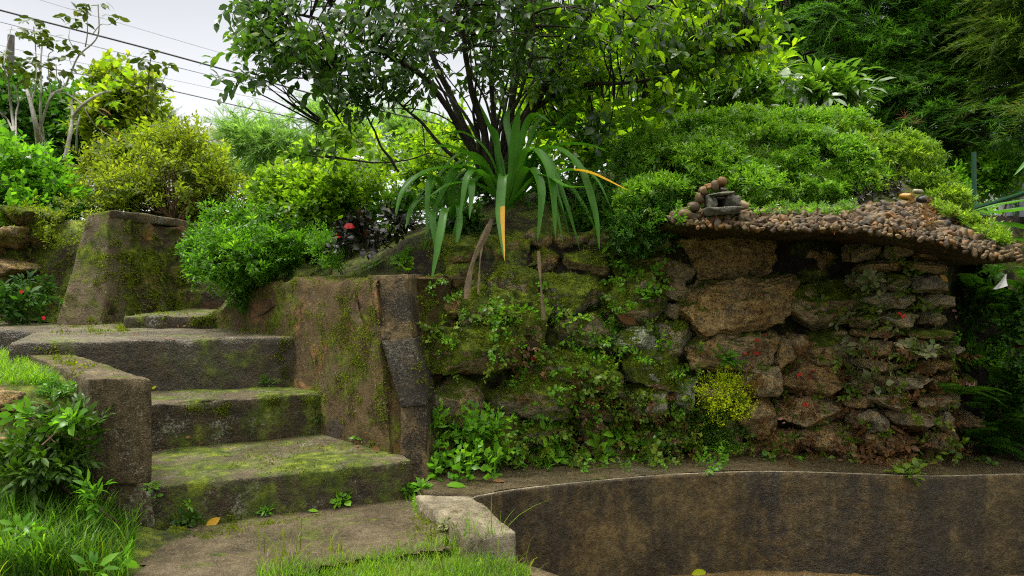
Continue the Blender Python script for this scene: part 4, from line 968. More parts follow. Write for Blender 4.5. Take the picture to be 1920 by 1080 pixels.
shrub('small_fern_bush', 'small bright leafy plant on the wall top below the purple leaves', 'plant', (625, 500, 4.55), [(622, 468, 4.5, 38, 38, .12), (600, 440, 4.6, 25, 25, .1)], SP_FINE, 90, .11, 'weed', 4, .004)
shrub('purple_leaf_plant', 'dark purple leaved begonia with a few red leaves on top of the wall', 'plant', (715, 450, 4.6), [(715, 420, 4.55, 70, 38, .2), (650, 425, 4.55, 32, 22, .15), (680, 455, 4.45, 60, 28, .12)], RO_B, 60, .062, 'dark', 6, .005, up=.8)
for (x, y, s) in [(652, 421, 15), (630, 440, 10)]:
    V, F = inst(LF[1], P(x-s/2, y+4, 4.42)[None], frames(np.array([[1., -.3, .2]]), np.array([[0, -1., .6]])), np.array([s*1.5/F_PX*4.4])); o = mk('red_leaf', V, F, LM['red'], bpy.data.objects['purple_leaf_plant']); o['label'] = 'crimson leaf among the purple ones'
shrub('shade_plant', 'dark green leafy growth in the shade between the tree foot and the strap plant', 'plant', (980, 430, 5.0), [(900, 365, 5.1, 70, 40, .2), (1000, 370, 5.1, 80, 50, .2), (1090, 370, 5.0, 60, 60, .2), (1110, 430, 4.7, 50, 40, .12), (860, 420, 4.75, 50, 30, .12), (800, 385, 5.3, 70, 40, .2), (720, 385, 5.6, 60, 30, .2), (560, 440, 5.5, 60, 50, .2), (640, 420, 5.4, 60, 40, .2)], SP_ROUND, 760, .17, 'coverd', 10, .006)
# flowering shrubs behind
def flowerheads(spots, mat='white'):
    def f(t, p, d):
        for x, y, Y, r in spots:
            c = P(x, y, Y); q = unit(RG.normal(size=(90, 3))); pos = c+q*r*np.array([1, .8, .7]); up = unit(q+RG.normal(size=q.shape)*.4)
            V, F = inst(leaf(1, .8, 2, .1, .1), pos, frames(np.cross(up, [0.3, 1, .1]), up), np.full(90, r*.5)); mk('flower_head', V, F, LM[mat], t)
    return f
shrub('hydrangea_bush', 'yellow green bush with white flower heads seen under the tree', 'bush', (680, 400, 6.2), [(640, 345, 6.3, 90, 45, .5), (730, 345, 6.3, 80, 45, .5), (570, 335, 6.6, 70, 40, .5), (820, 330, 6.4, 70, 50, .4)], SP_ROUND, 900, .22, 'yel', 14, extra=flowerheads([(672, 306, 6.0, .075), (715, 324, 5.9, .07), (566, 332, 6.2, .05), (660, 318, 6.1, .06)]))
shrub('golden_bush', 'yellow green bush in the gap left of the tree trunks', 'bush', (760, 320, 7.5), [(750, 285, 7.5, 60, 45, .5), (830, 280, 7.6, 60, 50, .5), (660, 275, 7.8, 30, 60, .4)], SP_ROUND, 460, .26, 'yel', 8)
shrub('olive_bush', 'twiggy olive green bush, leftmost of the three twiggy bushes behind the wall end', 'bush', (190, 400, 7.3), [(180, 335, 7.3, 100, 60, .6), (120, 370, 7.2, 70, 45, .5), (240, 360, 7.0, 70, 45, .5)], SP_TWIG[:2]+SP_FINE, 620, .25, 'olive', 60, .010, group='twiggy bushes', inner=.3)
shrub('olive_bush', 'tall twiggy bush with yellow tips directly above the coping of the wall end', 'bush', (330, 410, 7.0), [(330, 320, 7.2, 85, 75, .6), (300, 370, 7.0, 80, 45, .5), (380, 350, 7.1, 60, 60, .5), (345, 270, 7.3, 55, 35, .4)], SP_TWIG[:2]+SP_FINE, 760, .25, 'olive', 70, .010, group='twiggy bushes', inner=.3)
shrub('olive_bush', 'low round twiggy bush between the wall end and the bright bush', 'bush', (460, 410, 7.4), [(462, 350, 7.4, 55, 50, .5), (420, 380, 7.2, 60, 40, .5), (500, 375, 7.3, 50, 40, .5)], SP_TWIG[:2]+SP_FINE, 480, .24, 'olive', 40, .009, group='twiggy bushes', inner=.3)
shrub('yellow_tip_bush', 'bush with bright yellow shoots rising behind the tall twiggy bush', 'bush', (330, 330, 8.6), [(330, 285, 8.6, 75, 40, .5), (270, 280, 8.8, 60, 35, .5)], SP_ROUND, 380, .26, 'gold', 8)
shrub('broad_leaf_bush', 'bright green broad leaved bush at the far left on top of the bank', 'bush', (40, 400, 6.6), [(40, 340, 6.7, 75, 60, .5), (20, 290, 6.9, 60, 45, .5), (90, 380, 6.5, 55, 40, .4), (30, 395, 6.3, 60, 30, .3)], SP_ROUND, 620, .26, 'weed', 12)
shrub('golden_tree', 'small tree with bright yellow foliage between the pale trunks and the sapling', 'tree', (235, 330, 11), [(235, 205, 11, 48, 50, .7), (262, 190, 11, 30, 40, .5), (215, 160, 11, 30, 40, .5), (200, 230, 11, 45, 45, .6)], SP_ROUND, 700, .36, 'gold', 14, .03, BARK_D, part='crown')
shrub('dark_tree', 'dark green leafy tree behind the pale trunks at the left edge', 'tree', (60, 350, 12), [(30, 230, 12, 110, 75, 1.), (130, 250, 12, 90, 65, .9), (190, 280, 12, 70, 50, .8), (70, 180, 12.5, 60, 40, .7)], SP_ROUND, 1300, .45, 'coverd', 16, .05, BARK_D, part='crown')
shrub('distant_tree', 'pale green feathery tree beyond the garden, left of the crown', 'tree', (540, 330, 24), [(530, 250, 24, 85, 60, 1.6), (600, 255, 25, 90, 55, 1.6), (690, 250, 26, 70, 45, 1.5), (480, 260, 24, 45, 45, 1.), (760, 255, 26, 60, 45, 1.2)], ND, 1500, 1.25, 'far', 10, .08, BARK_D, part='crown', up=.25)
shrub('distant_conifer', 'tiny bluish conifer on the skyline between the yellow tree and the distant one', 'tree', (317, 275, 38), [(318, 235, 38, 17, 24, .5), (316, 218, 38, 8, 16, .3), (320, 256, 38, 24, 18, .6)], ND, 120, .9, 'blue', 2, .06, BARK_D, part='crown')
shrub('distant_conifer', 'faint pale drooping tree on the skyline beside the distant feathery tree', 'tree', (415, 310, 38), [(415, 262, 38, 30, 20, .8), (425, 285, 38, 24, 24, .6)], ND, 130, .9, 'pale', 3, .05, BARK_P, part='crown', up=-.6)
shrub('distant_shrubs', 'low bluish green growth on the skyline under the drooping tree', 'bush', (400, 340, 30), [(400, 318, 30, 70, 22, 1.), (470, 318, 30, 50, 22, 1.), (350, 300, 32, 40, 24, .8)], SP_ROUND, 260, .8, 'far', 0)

# ---- pale-trunked trees and the sapling
def twig_tree(label, Y, lines, clusters, mat, bark, group=None, name='pale_trunk_tree', red=()):
    t = thing(name, label, 'tree', P(*lines[0][0][0], Y), group); M = Mesh()
    for pts, r, *k in lines:
        c = px_line([(a, b, Y+.25*math.sin(a*.07+b*.03)) for a, b in pts]); V, Q = tube(c, np.linspace(r, r*.45, len(c))*.62*(1+.15*fbm(c*9, 2, 3)), 7); M.add(V, Q=Q)
    M.build('trunk', bark, t, smooth=True); ps, rs = [], []
    for x, y, r in clusters:
        n = max(4, int(r*.75))
        for _ in range(n): ps.append(P(x+rp_.gauss(0, r*.55), y+rp_.gauss(0, r*.3), Y+rp_.gauss(0, .2)))
    ps = np.array(ps); d = unit(RG.normal(size=ps.shape)*np.array([1, 1, .35])+np.array([0, 0, -.2]))
    V, F = [], []
    M = scatter([leaf(1, .55, 3, .1, .3)], ps, d, 17/F_PX*Y*RG.uniform(.7, 1.3, len(ps)), roll=.7); M.build('crown', LM[mat], t)
    if red:
        pr = np.array([P(x, y, Y-.1) for x, y in red]); scatter([leaf(1, .35, 3, .1, .4)], pr, unit(np.array([[1., 0, -.15]]*len(pr))), .16).build('red_leaves', LM['litter'], t)
    return t
twig_tree('pale leaning trunk at the left picture edge with a forked bare top', 8.4, [([(36, 340), (27, 271), (25, 233), (19, 189), (16, 140)], .035), ([(26, 250), (12, 222), (-10, 205)], .02), ([(30, 258), (30, 215), (35, 190), (30, 160)], .02), ([(18, 160), (8, 125), (12, 90), (22, 50)], .012), ([(16, 145), (-6, 110), (-20, 70)], .012)],
          [(15, 105, 26), (30, 120, 24), (-5, 110, 20), (38, 60, 14), (10, 135, 20), (40, 140, 18)], 'skyl', BARK_P, 'pale trunked trees')
twig_tree('pale forked tree with long dark branches reaching up to the cables', 8.6, [([(80, 345), (74, 283), (68, 239), (58, 195), (50, 168)], .06), ([(78, 330), (82, 270), (76, 225), (77, 164), (76, 123), (79, 85)], .03), ([(58, 195), (68, 150), (67, 95), (63, 50)], .016), ([(72, 255), (94, 183), (120, 164), (132, 139), (148, 104), (183, 68), (184, 8)], .024), ([(160, 88), (164, 60), (162, 22)], .012), ([(172, 66), (189, 46), (205, 46), (225, 33)], .010), ([(120, 164), (108, 150), (105, 120)], .012), ([(148, 104), (130, 75), (132, 50)], .009), ([(95, 183), (90, 110), (100, 95)], .012), ([(96, 330), (90, 290), (78, 250)], .03)],
          [(60, 62, 22), (82, 70, 22), (98, 80, 18), (50, 36, 10), (70, 38, 10), (120, 32, 14), (145, 20, 16), (165, 12, 14), (192, 8, 12), (142, 42, 12), (222, 33, 7), (203, 31, 6), (125, 84, 12), (145, 98, 14), (120, 108, 12), (85, 125, 22), (60, 110, 24), (128, 128, 14), (100, 140, 18), (70, 145, 20)], 'skyl', BARK_P, 'pale trunked trees')
twig_tree('short pale Y shaped trunk with a hanging twig of red leaves', 8.5, [([(122, 300), (132, 249), (137, 220), (157, 195), (189, 175), (208, 171)], .04), ([(137, 222), (134, 195), (140, 170)], .028), ([(157, 196), (126, 176), (109, 173)], .016), ([(150, 190), (172, 227), (190, 245), (222, 263)], .012), ([(143, 285), (145, 240), (150, 215)], .02)],
          [(180, 165, 20), (205, 150, 20), (150, 150, 18), (200, 225, 16), (215, 190, 14), (230, 130, 16), (212, 112, 12), (165, 160, 12)], 'yel', BARK_P, 'pale trunked trees', red=[(172, 204), (178, 208), (184, 202), (178, 232), (186, 236), (210, 248), (215, 251)])
twig_tree('slender sapling with sparse leaves standing against the sky', 9.5, [([(272, 330), (270, 250), (276, 190), (280, 130), (286, 92)], .018), ([(275, 195), (300, 165), (318, 120)], .008), ([(278, 160), (262, 140), (258, 118)], .007), ([(272, 220), (250, 190), (240, 175)], .007)],
          [(285, 100, 12), (270, 120, 12), (292, 125, 12), (315, 120, 12), (262, 112, 8), (282, 150, 16), (300, 158, 10), (265, 165, 14), (290, 180, 10), (275, 200, 10), (245, 160, 10), (228, 145, 10)], 'skyl', BARK_D, name='sapling')
# ---- pole and overhead wires
pole = mk('utility_pole', *tube([P(14, 420, 14), P(17, 220, 14), P(21, 66, 14)], [.075, .07, .06], 10), m_bark('grey_wood', (.06, .055, .05), (.15, .14, .13)), smooth=True, loc=P(14, 420, 14)); tag(pole, 'grey wooden utility pole at the left edge behind the leaning trunk', 'pole')
WIRE = m_plain('black_cable', (.012, .012, .014), .5); WIREG = m_plain('grey_wire', (.16, .16, .17), .5)
for pts, r, lab, mt in [([(-80, -4), (0, 19), (250, 84), (430, 133), (640, 190), (900, 250)], .028, 'thick black power cable, the boldest line across the sky', WIRE), ([(-80, 55), (60, 120), (280, 161), (480, 206), (700, 250), (900, 290)], .016, 'thin black wire, lowest of the overhead lines', WIRE),
                    ([(-80, 20), (0, 41), (170, 85), (440, 153), (700, 215)], .011, 'thin grey wire just below the thick black cable', WIREG), ([(-80, -60), (70, -2), (230, 45), (400, 95), (560, 140)], .006, 'hair thin wire, highest of the overhead lines', WIREG), ([(-60, 70), (100, 108), (300, 145), (470, 182), (640, 222)], .006, 'hair thin wire between the grey wire and the lowest black wire', WIREG)]:
    V, Q = tube(smoothline([P(a, b, 14+(a/300)) for a, b in pts], 6), r*.62, 6); o = mk('overhead_wire', V, Q, mt, smooth=True, loc=V[0]); tag(o, lab, 'wire', 'overhead wires')

# ---- right: mound cover, laurel, backdrop, conifers
MND = [(1300, 335, 4.75, 120, 80, .35), (1240, 380, 4.5, 80, 60, .2), (1420, 300, 5.1, 150, 75, .45), (1530, 320, 4.9, 120, 65, .4), (1390, 355, 4.55, 110, 45, .2), (1340, 260, 5.5, 130, 50, .5), (1490, 250, 5.6, 120, 40, .5), (1210, 300, 5.0, 60, 60, .3), (1460, 330, 4.85, 120, 52, .3), (1500, 358, 4.6, 90, 32, .2), (1435, 290, 4.98, 120, 52, .32), (1560, 350, 4.75, 70, 30, .2)]
shrub('ground_cover_shrub', 'dense mound of small leaved shrub growing over the pebble roof', 'shrub', (1400, 400, 4.9), MND, SP_STAR, 6600, .105, 'cover', 20, .006, inner=.78, lump=.3, up=.4, rnd=.5, gap=-.22)
shrub('ground_cover_shrub', 'yellowish straggly ground cover on the right slope of the mound', 'shrub', (1660, 380, 4.9), [(1640, 310, 5.1, 110, 60, .4), (1700, 345, 4.9, 80, 35, .25), (1600, 345, 4.75, 90, 35, .2), (1760, 375, 4.75, 60, 28, .2), (1560, 270, 5.6, 80, 40, .4)], SP_STAR, 2300, .095, 'coverl', 20, .006, inner=.76, lump=.3, up=.4, rnd=.5, gap=-.22)
shrub('ground_cover_shrub', 'dark green small leaved shrub hanging over the wall left of the stone lantern', 'shrub', (1230, 420, 4.5), [(1225, 405, 4.45, 55, 45, .15), (1170, 370, 4.7, 50, 60, .2), (1190, 440, 4.4, 50, 40, .12)], SP_FINE, 420, .12, 'coverd', 8, .006, inner=.6)
shrub('laurel_shrub', 'glossy laurel bush with shining leaves behind the mound', 'shrub', (1450, 240, 6.4), [(1440, 170, 6.4, 110, 55, .5), (1530, 185, 6.3, 70, 45, .4), (1370, 190, 6.4, 80, 45, .5), (1500, 130, 6.5, 50, 30, .3)], SP_LONG, 420, .30, 'glossy', 10, .015, BARK_D)
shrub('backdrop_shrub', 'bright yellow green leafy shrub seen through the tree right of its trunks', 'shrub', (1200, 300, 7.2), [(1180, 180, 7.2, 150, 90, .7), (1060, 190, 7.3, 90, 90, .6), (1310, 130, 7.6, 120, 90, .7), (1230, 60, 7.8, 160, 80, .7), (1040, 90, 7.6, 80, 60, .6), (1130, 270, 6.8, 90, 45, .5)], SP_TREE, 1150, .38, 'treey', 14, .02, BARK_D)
def conifer(label, base, Y, top, wpx, n, mat, seed, lean=0, tr=.14, lowest=.25, fork=None):
    t = thing('conifer_tree', label, 'tree', P(*base, Y), 'dark conifers behind the mound'); r = np.random.default_rng(seed)
    b, e = P(*base, Y), P(base[0]+lean, top, Y); M = Mesh(); h = e[2]-b[2]; W = wpx/F_PX*Y
    V, Q = tube(np.array([b+(e-b)*s+np.array([.1*math.sin(s*5+seed), 0, 0]) for s in np.linspace(0, 1, 12)]), np.linspace(tr, .02, 12), 9); M.add(V, Q=Q)
    if fork:
        for f in fork: c = px_line(f[0]); V, Q = tube(c, np.linspace(f[1], f[1]*.4, len(c)), 8); M.add(V, Q=Q)
    ps, ds, ss = [], [], []
    for k in range(n):
        s = lowest+(1-lowest)*r.uniform()**1.1; az = r.uniform(0, 6.28); L = W*(1-(s-lowest)/(1-lowest)*.75)*r.uniform(.55, 1.1)
        o = b+(e-b)*s; dr = np.array([math.cos(az), math.sin(az)*.8, 0]); nn = 11; tt = np.linspace(0, 1, nn)
        c = o+dr*(L*tt)[:, None]+np.array([0, 0, 1.])*(L*(.10*tt-.38*tt*tt))[:, None]
        V, Q = tube(c, np.linspace(.028, .006, nn), 4); M.add(V, Q=Q)
        for i in range(2, nn):
            for q in range(4):
                ps.append(c[i]+r.normal(size=3)*.07); ds.append(dr*.8+r.normal(size=3)*np.array([.7, .7, .25])+np.array([0, 0, -.12])); ss.append(r.uniform(.36, .68)*Y/9)
    M.build('trunk', BARK_D, t, smooth=True)
    scatter(ND, np.array(ps), unit(np.array(ds)), np.array(ss)).build('crown', LM[mat], t)
    return t
conifer('dark conifer in the middle of the right background, above the laurel bush', (1560, 330), 9.5, -420, 230, 100, 'con', 1, tr=.07, lowest=.05)
conifer('dark spreading conifer with a forked black trunk right of the mound', (1795, 400), 9.0, -430, 250, 100, 'con', 2, lean=15, tr=.09, lowest=.17, fork=[([(1797, 375, 9.), (1820, 320, 8.9), (1840, 285, 8.9), (1850, 240, 8.8)], .09), ([(1800, 360, 9.), (1835, 335, 9.), (1870, 320, 9.1)], .05)])
conifer('tall dark conifer at the back, between the two nearer ones', (1690, 340), 11.5, -500, 280, 110, 'con', 3, tr=.08, lowest=.05)
conifer('lighter feathery conifer leaning in at the top right corner', (2010, 430), 7.6, -380, 200, 80, 'conl', 4, tr=.06, lowest=.3)
conifer('dark conifer behind the tree crown, farthest left of the conifers', (1400, 330), 12.5, -400, 260, 80, 'con', 5, tr=.08, lowest=.05)
shrub('broad_leaf_bush', 'sunlit leafy bush beside the green rail post', 'bush', (1850, 420, 8.2), [(1850, 335, 8.4, 50, 45, .5), (1790, 385, 7.6, 45, 30, .4), (1760, 350, 8.0, 50, 30, .4)], SP_ROUND, 360, .26, 'weed', 6)
# grassy seed stalk standing on the mound
def stalk(label, pts, tips, mat, Y):
    t = thing('seed_stalk', label, 'plant', P(*pts[0], Y)); c = px_line([(a, b, Y) for a, b in pts]); V, Q = tube(c, np.linspace(.004, .002, len(c)), 5); mk('stem', V, Q, LM['yel'], t)
    M = Mesh()
    for (x, y) in tips:
        for k in range(9):
            a = k/9*6.28+.3; o = P(x, y, Y); e = o+np.array([math.cos(a)*.06, .03*math.sin(a*2), math.sin(a)*.04+.025]); V, Q = tube([o, (o+e)/2+[0, 0, .01], e], [.0014, .0012, .0008], 3); M.add(V, Q=Q)
    M.build('seed_head', LM['litter'], t)
    q = np.array([c[i] for i in range(2, len(c), 2)]); scatter([leaf(1, .2, 3, .1, .4)], np.repeat(q, 2, 0), unit(RG.normal(size=(len(q)*2, 3))+[0, 0, .5]), .09).build('leaf', LM[mat], t)
stalk('thin seed stalk with a spidery brown head standing out of the mound', [(1688, 310), (1692, 270), (1696, 225)], [(1696, 222), (1716, 232)], 'yel', 5.0)
# ---- green rail, white house
rail = thing('green_railing', 'dark green tubular railing beyond the right end of the pebble roof', 'railing', P(1827, 420, 6.6)); GR = m_plain('green_paint', (.008, .055, .022), .35, .4)
mk('post', *tube([P(1827, 430, 6.6), P(1826, 285, 6.6)], .019, 10), GR, rail, smooth=True)
mk('handrail', *tube([P(1824, 392, 6.6), P(1870, 379, 6.2), P(1960, 350, 5.6)], .021, 10), GR, rail, smooth=True); mk('lower_rail', *tube([P(1826, 425, 6.6), P(1960, 416, 5.6)], .014, 8), GR, rail, smooth=True)
hs = thing('white_house', 'white rendered house with grey posts glimpsed at the right edge', 'house', (9.2, 13.5, -.9))
WH = m_plain('white_render', (.62, .63, .66), .7, .25, 3); GY = m_plain('grey_paint', (.20, .21, .25), .6, .3)
solid('wall', box8((8.55, 13.2), (16, 12.5), (16, 16), (8.55, 16), -.9, 3.35), WH, hs, coll=False, r=.03, step=.4)
solid('roof', box8((8.2, 12.7), (16.4, 12.0), (16.4, 16.4), (8.2, 16.4), 3.36, 3.6), GY, hs, coll=False, r=.03, step=.4)
for x, wd in [(8.75, .10), (8.98, .24), (9.6, .09)]:
    yy = 13.2-(x-8.55)*.094-.12; solid('post', box8((x-wd/2, yy), (x+wd/2, yy), (x+wd/2, yy+.1), (x-wd/2, yy+.1), -.9, 3.33), GY, hs, coll=False, r=.01, step=.4)
solid('window', box8((9.05, 13.13), (9.55, 13.09), (9.55, 13.2), (9.05, 13.2), .9, 2.0), GY, hs, coll=False, r=.01, step=.4)
solid('ledge', box8((8.4, 12.85), (14, 12.4), (14, 12.9), (8.4, 13.15), .98, 1.12), WH, hs, coll=False, r=.02, step=.4)
# ================================================================ small plants, grass, moss, litter
def spots(poly_px, n, cond=None, tries=6, wob=0):
    poly = np.array(poly_px, float); out = []
    x0, y0 = poly.min(0); x1, y1 = poly.max(0); k = 0
    while len(out) < n and k < n*tries:
        k += 1; x, y = rp_.uniform(x0, x1), rp_.uniform(y0, y1); ins = False
        for i in range(len(poly)):
            (ax, ay), (bx, by) = poly[i], poly[(i+1) % len(poly)]
            if (ay > y) != (by > y) and x < (bx-ax)*(y-ay)/(by-ay)+ax: ins = not ins
        if not ins: continue
        if wob: v = Vector((x*.03, y*.05, 1.)); x += mnoise.noise(v)*30+rp_.gauss(0, 5); y += mnoise.noise(v+Vector((9, 3, 1)))*12+rp_.gauss(0, 3)
        h = hit(x, y)
        if h is None or (cond and not cond(*h)): continue
        out.append(h)
    return (np.array([o[0] for o in out]), np.array([o[1] for o in out])) if out else (np.zeros((0, 3)), np.zeros((0, 3)))
def rect(a, b, c, d): return [(a, b), (c, b), (c, d), (a, d)]
def weed(label, poly, tpls, n, size, mat, cat='weed', name='weed', out=.5, up=.7, group=None, bs=.1, lift=0.):
    p, nn = spots(rect(*poly) if len(poly) == 4 and not isinstance(poly[0], tuple) else poly, n)
    if not len(p): return None
    d = unit(nn*out+np.array([0, -.1, up])+RG.normal(size=p.shape)*.35)
    M = scatter(tpls, p+nn*lift-d*.01, d, size*RG.uniform(.65, 1.25, len(p)), up=unit(RG.normal(size=p.shape)), roll=3)
    b = p[p[:, 2].argmin()]; q = p[np.argsort(p[:, 0])]+[0, -.004, 0]
    if len(q) > 1: V, Q = tube(q, .0022, 3); M.add(V, np.vstack([Q[:, [0, 1, 2]], Q[:, [0, 2, 3]]]))
    return tag(M.build(name, LM[mat], loc=b), label, cat, group)
# loose creeper that covers the wall as one tangle
def creeper(name, regs, mat, sz, tpl=None):
    M = Mesh()
    for poly, n in regs:
        p, nn = spots(poly, n, cond=lambda a, b: quick(a, 5) > -.3)
        if len(p):
            d = unit(nn*.9+RG.normal(size=p.shape)*.6+np.array([0, 0, .15])); scatter(tpl or SP_ROUND, p, d, sz*RG.uniform(.5, 1.4, len(p)), roll=2., M=M)
    return tag(M.build(name, LM[mat]), kind='stuff')
creeper('wall_creeper_leaves', [(rect(1060, 690, 1310, 870), 190), (rect(800, 560, 1300, 700), 60), (rect(1300, 640, 1800, 870), 110), (rect(950, 800, 1300, 880), 80), (rect(1560, 480, 1760, 640), 30)], 'creep', .11)
creeper('wall_seedling_leaves', [(rect(960, 640, 1300, 860), 150), (rect(800, 530, 1200, 660), 60), (rect(1130, 520, 1230, 640), 14), (rect(800, 840, 1400, 890), 60), (rect(1150, 430, 1260, 520), 25)], 'weed', .09)
creeper('reddish_creeper_leaves', [(rect(1070, 720, 1310, 870), 95), (rect(1400, 630, 1800, 880), 160), (rect(960, 650, 1040, 720), 10)], 'creepr', .10)
W_ = [
 ('bright lobed weed clump at the foot of the dark concrete pillar', (806, 795, 942, 905), SP_ROUND, 46, .17, 'weed'), ('glossy green weed tuft against the pillar base', (806, 780, 880, 830), SP_LONG, 12, .13, 'weedl'),
 ('upright round leaved weed climbing the low stones left of the wall middle', (1008, 790, 1050, 880), RO_R, 10, .055, 'weedl'), ('broad leaved light green weed above the rim, left of the dark ferny tuft', (1105, 805, 1180, 858), RO_B, 8, .07, 'weedl'),
 ('round leaved green weed low on the wall just left of the dark ferny tuft', (1205, 808, 1262, 862), RO_R, 9, .055, 'weed'), ('pointed leaved green plant under the big pale boulder', (1345, 668, 1385, 698), RO_T, 7, .07, 'weed'),
 ('hanging round leaved plant in the shade under the mound shrub', (1142, 395, 1195, 475), RO_R, 8, .07, 'weedl'), ('small round leaved weed with a white flower on the mossy boulders', (1195, 540, 1222, 570), RO_R, 8, .05, 'weed'),
 ('trailing light green weed on the mossy boulder below the withered stalk', (1045, 575, 1110, 640), RO_R, 8, .035, 'weedl'), ('little light green weed left of the rusty leaf', (1130, 590, 1172, 660), RO_R, 7, .035, 'weed'),
 ('pale edged creeping plant across the middle of the stone pier', (1565, 650, 1690, 725), RO_B, 22, .065, 'vari'), ('pale edged creeping plant high on the stone pier', (1590, 515, 1665, 565), RO_B, 12, .06, 'vari'),
 ('pale edged creeping plant beside the red berries on the pier', (1560, 570, 1690, 625), RO_B, 16, .06, 'vari'), ('pinkish pale leaved sprig on the right edge of the pier', (1700, 636, 1765, 668), RO_B, 10, .06, 'vari'),
 ('olive and red creeper at the foot of the pier', (1610, 800, 1720, 872), RO_B, 22, .06, 'creepr'), ('yellowish creeper hanging from the pier over the pool rim', (1680, 868, 1730, 905), RO_B, 10, .055, 'creep'),
 ('small green weeds on the rim below the lime fern', (1435, 835, 1530, 868), RO_R, 9, .035, 'weed'), ('green ferny plant on the dark right side of the pier', (1785, 640, 1905, 715), SP_ROUND, 34, .13, 'weed'),
 ('low green seedlings in the dark corner at the right of the rim', (1800, 800, 1920, 872), RO_R, 14, .035, 'fern'), ('dull green creeper at the wall corner left of the pier top', (1500, 530, 1600, 600), RO_B, 9, .04, 'creep'),
 ('small weed in the corner of the third tread', (490, 708, 510, 722), RO_T, 4, .03, 'weed'), ('tiny fern at the right end of the second riser', (590, 760, 612, 800), RO_T, 6, .03, 'fern'),
 ('bright clover like weed at the right foot of the bottom step', (632, 932, 660, 948), RO_R, 6, .035, 'weedl'), ('slim weed growing up the middle of the bottom riser', (488, 925, 505, 965), RO_T, 6, .035, 'weed'),
 ('weed with spoon leaves beside the pillar foot', (760, 907, 795, 922), RO_B, 7, .045, 'weed'), ('pale feathery seedling at the corner of the pale block', (755, 945, 785, 968), SP_FINE, 6, .06, 'weedl'),
 ('pale star shaped seedling on the left of the bottom riser', (338, 940, 356, 955), RO_T, 2, .035, 'weedl'), ('small weeds at the left foot of the bottom step', (310, 965, 380, 985), RO_B, 6, .045, 'fern'), ('small weed at the cracked foot of the kerb', (278, 905, 296, 935), RO_B, 3, .035, 'weedl'),
 ('grey green seedling beside the pale block', (815, 975, 842, 1000), RO_R, 4, .025, 'vari'), ('leafy weed at the edge of the third tread by the kerb', (284, 725, 296, 735), RO_R, 1, .03, 'weedl'), ('light green weed on the wall top by the pillar', (670, 495, 705, 510), RO_R, 3, .04, 'weedl'), ('round leaved light green weed on the bank behind the pillar', (752, 480, 800, 510), RO_R, 5, .06, 'weedl'),
 ('small green weed on the third tread under the wall', (660, 822, 680, 838), RO_T, 2, .035, 'weed'),
]
for lab, r, tp, n, s, m in W_: weed(lab, r, tp, n, s, m)
weed('bright lime yellow lacy fern on the wall', (1318, 722, 1408, 790), MH, 60, .155, 'lime', 'fern', 'maidenhair_fern')
weed('dark green feathery tuft left of the lime fern', (1290, 765, 1372, 850), MH, 60, .16, 'fern', 'fern', 'maidenhair_fern')
weed('fresh green lacy tuft on the rim below the lime fern', (1318, 805, 1372, 858), MH, 24, .11, 'weedl', 'fern', 'maidenhair_fern')
for lab, pts, mt in [('red leaved shoot below the big pale boulder', [(1415, 640), (1420, 655), (1408, 660), (1398, 662), (1428, 630)], 'red'), ('scarlet leaves in the middle of the right wall', [(1518, 690), (1528, 697), (1520, 706), (1485, 692), (1505, 700)], 'red'), ('red leaves low beside the pier', [(1580, 718), (1588, 712), (1575, 745), (1578, 740)], 'red'), ('single red leaf pair on the yellowish stone', [(1512, 764), (1515, 762)], 'red'), ('reddish leaves above the small weeds of the rim', [(1470, 785), (1482, 782), (1476, 790), (1597, 775)], 'pink'), ('red berry like leaves among the pale edged creeper', [(1578, 594), (1582, 596), (1690, 596), (1688, 600)], 'red'), ('small red leaf among the green weeds on the left boulders', [(999, 677), (1001, 673)], 'red'), ('pink leaves at the right edge of the pier', [(1790, 585), (1800, 590), (1785, 592), (1815, 720), (1820, 724)], 'pink')]:
    hs_ = [hit(x, y) for x, y in pts]; hs_ = [h for h in hs_ if h]
    p = np.array([h[0]+h[1]*.015 for h in hs_]); nn = np.array([h[1] for h in hs_])
    t = thing('red_leaf_sprig', lab, 'red leaves', p[0])
    for a, b in zip(p, nn): scatter(LF, a[None], unit(RG.normal(size=(1, 3))*np.array([1, .3, 1])), .034*RG.uniform(.7, 1.3, 1), up=b[None]+[0, -.5, .2]).build('leaf', LM[mt], t)
# ferns in the dark right corner
def ferns(label, spec, mat, size, n=9):
    ps, ds = [], []
    for x, y, Y in spec:
        for k in range(n):
            a = rp_.uniform(-2.6, .2); ps.append(P(x+rp_.uniform(-12, 12), y+rp_.uniform(-10, 10), Y)); ds.append([math.cos(a)*.9, -.4-.3*rp_.random(), .5+.4*math.sin(a*2)])
    M = scatter(FR, np.array(ps), unit(np.array(ds)), size*RG.uniform(.7, 1.2, len(ps)), roll=.3); return tag(M.build('fern', LM[mat], loc=ps[0]), label, 'fern', 'ferns in the dark corner')
ferns('dark fern filling the shade under the right tip of the roof', [(1850, 560, 4.35), (1900, 600, 4.3), (1870, 640, 4.35), (1930, 540, 4.2)], 'fernd', .34)
ferns('long brownish green fern frond arching beside the pier foot', [(1800, 735, 4.15)], 'fernd', .30, 3)
ferns('dark ferns hanging low in the right corner above the rim', [(1850, 760, 4.3), (1900, 720, 4.25), (1880, 810, 4.3), (1935, 800, 4.2), (1830, 830, 4.35)], 'fernd', .32)
shrub('shade_bush', 'dark leafy bush in the shade at the right edge below the white flower', 'bush', (1920, 640, 4.2), [(1905, 590, 4.2, 50, 60, .2), (1935, 660, 4.1, 50, 70, .2), (1880, 540, 4.3, 45, 35, .15), (1850, 600, 4.45, 45, 90, .15), (1900, 760, 4.4, 60, 90, .15)], SP_ROUND, 520, .13, 'fernd', 8)
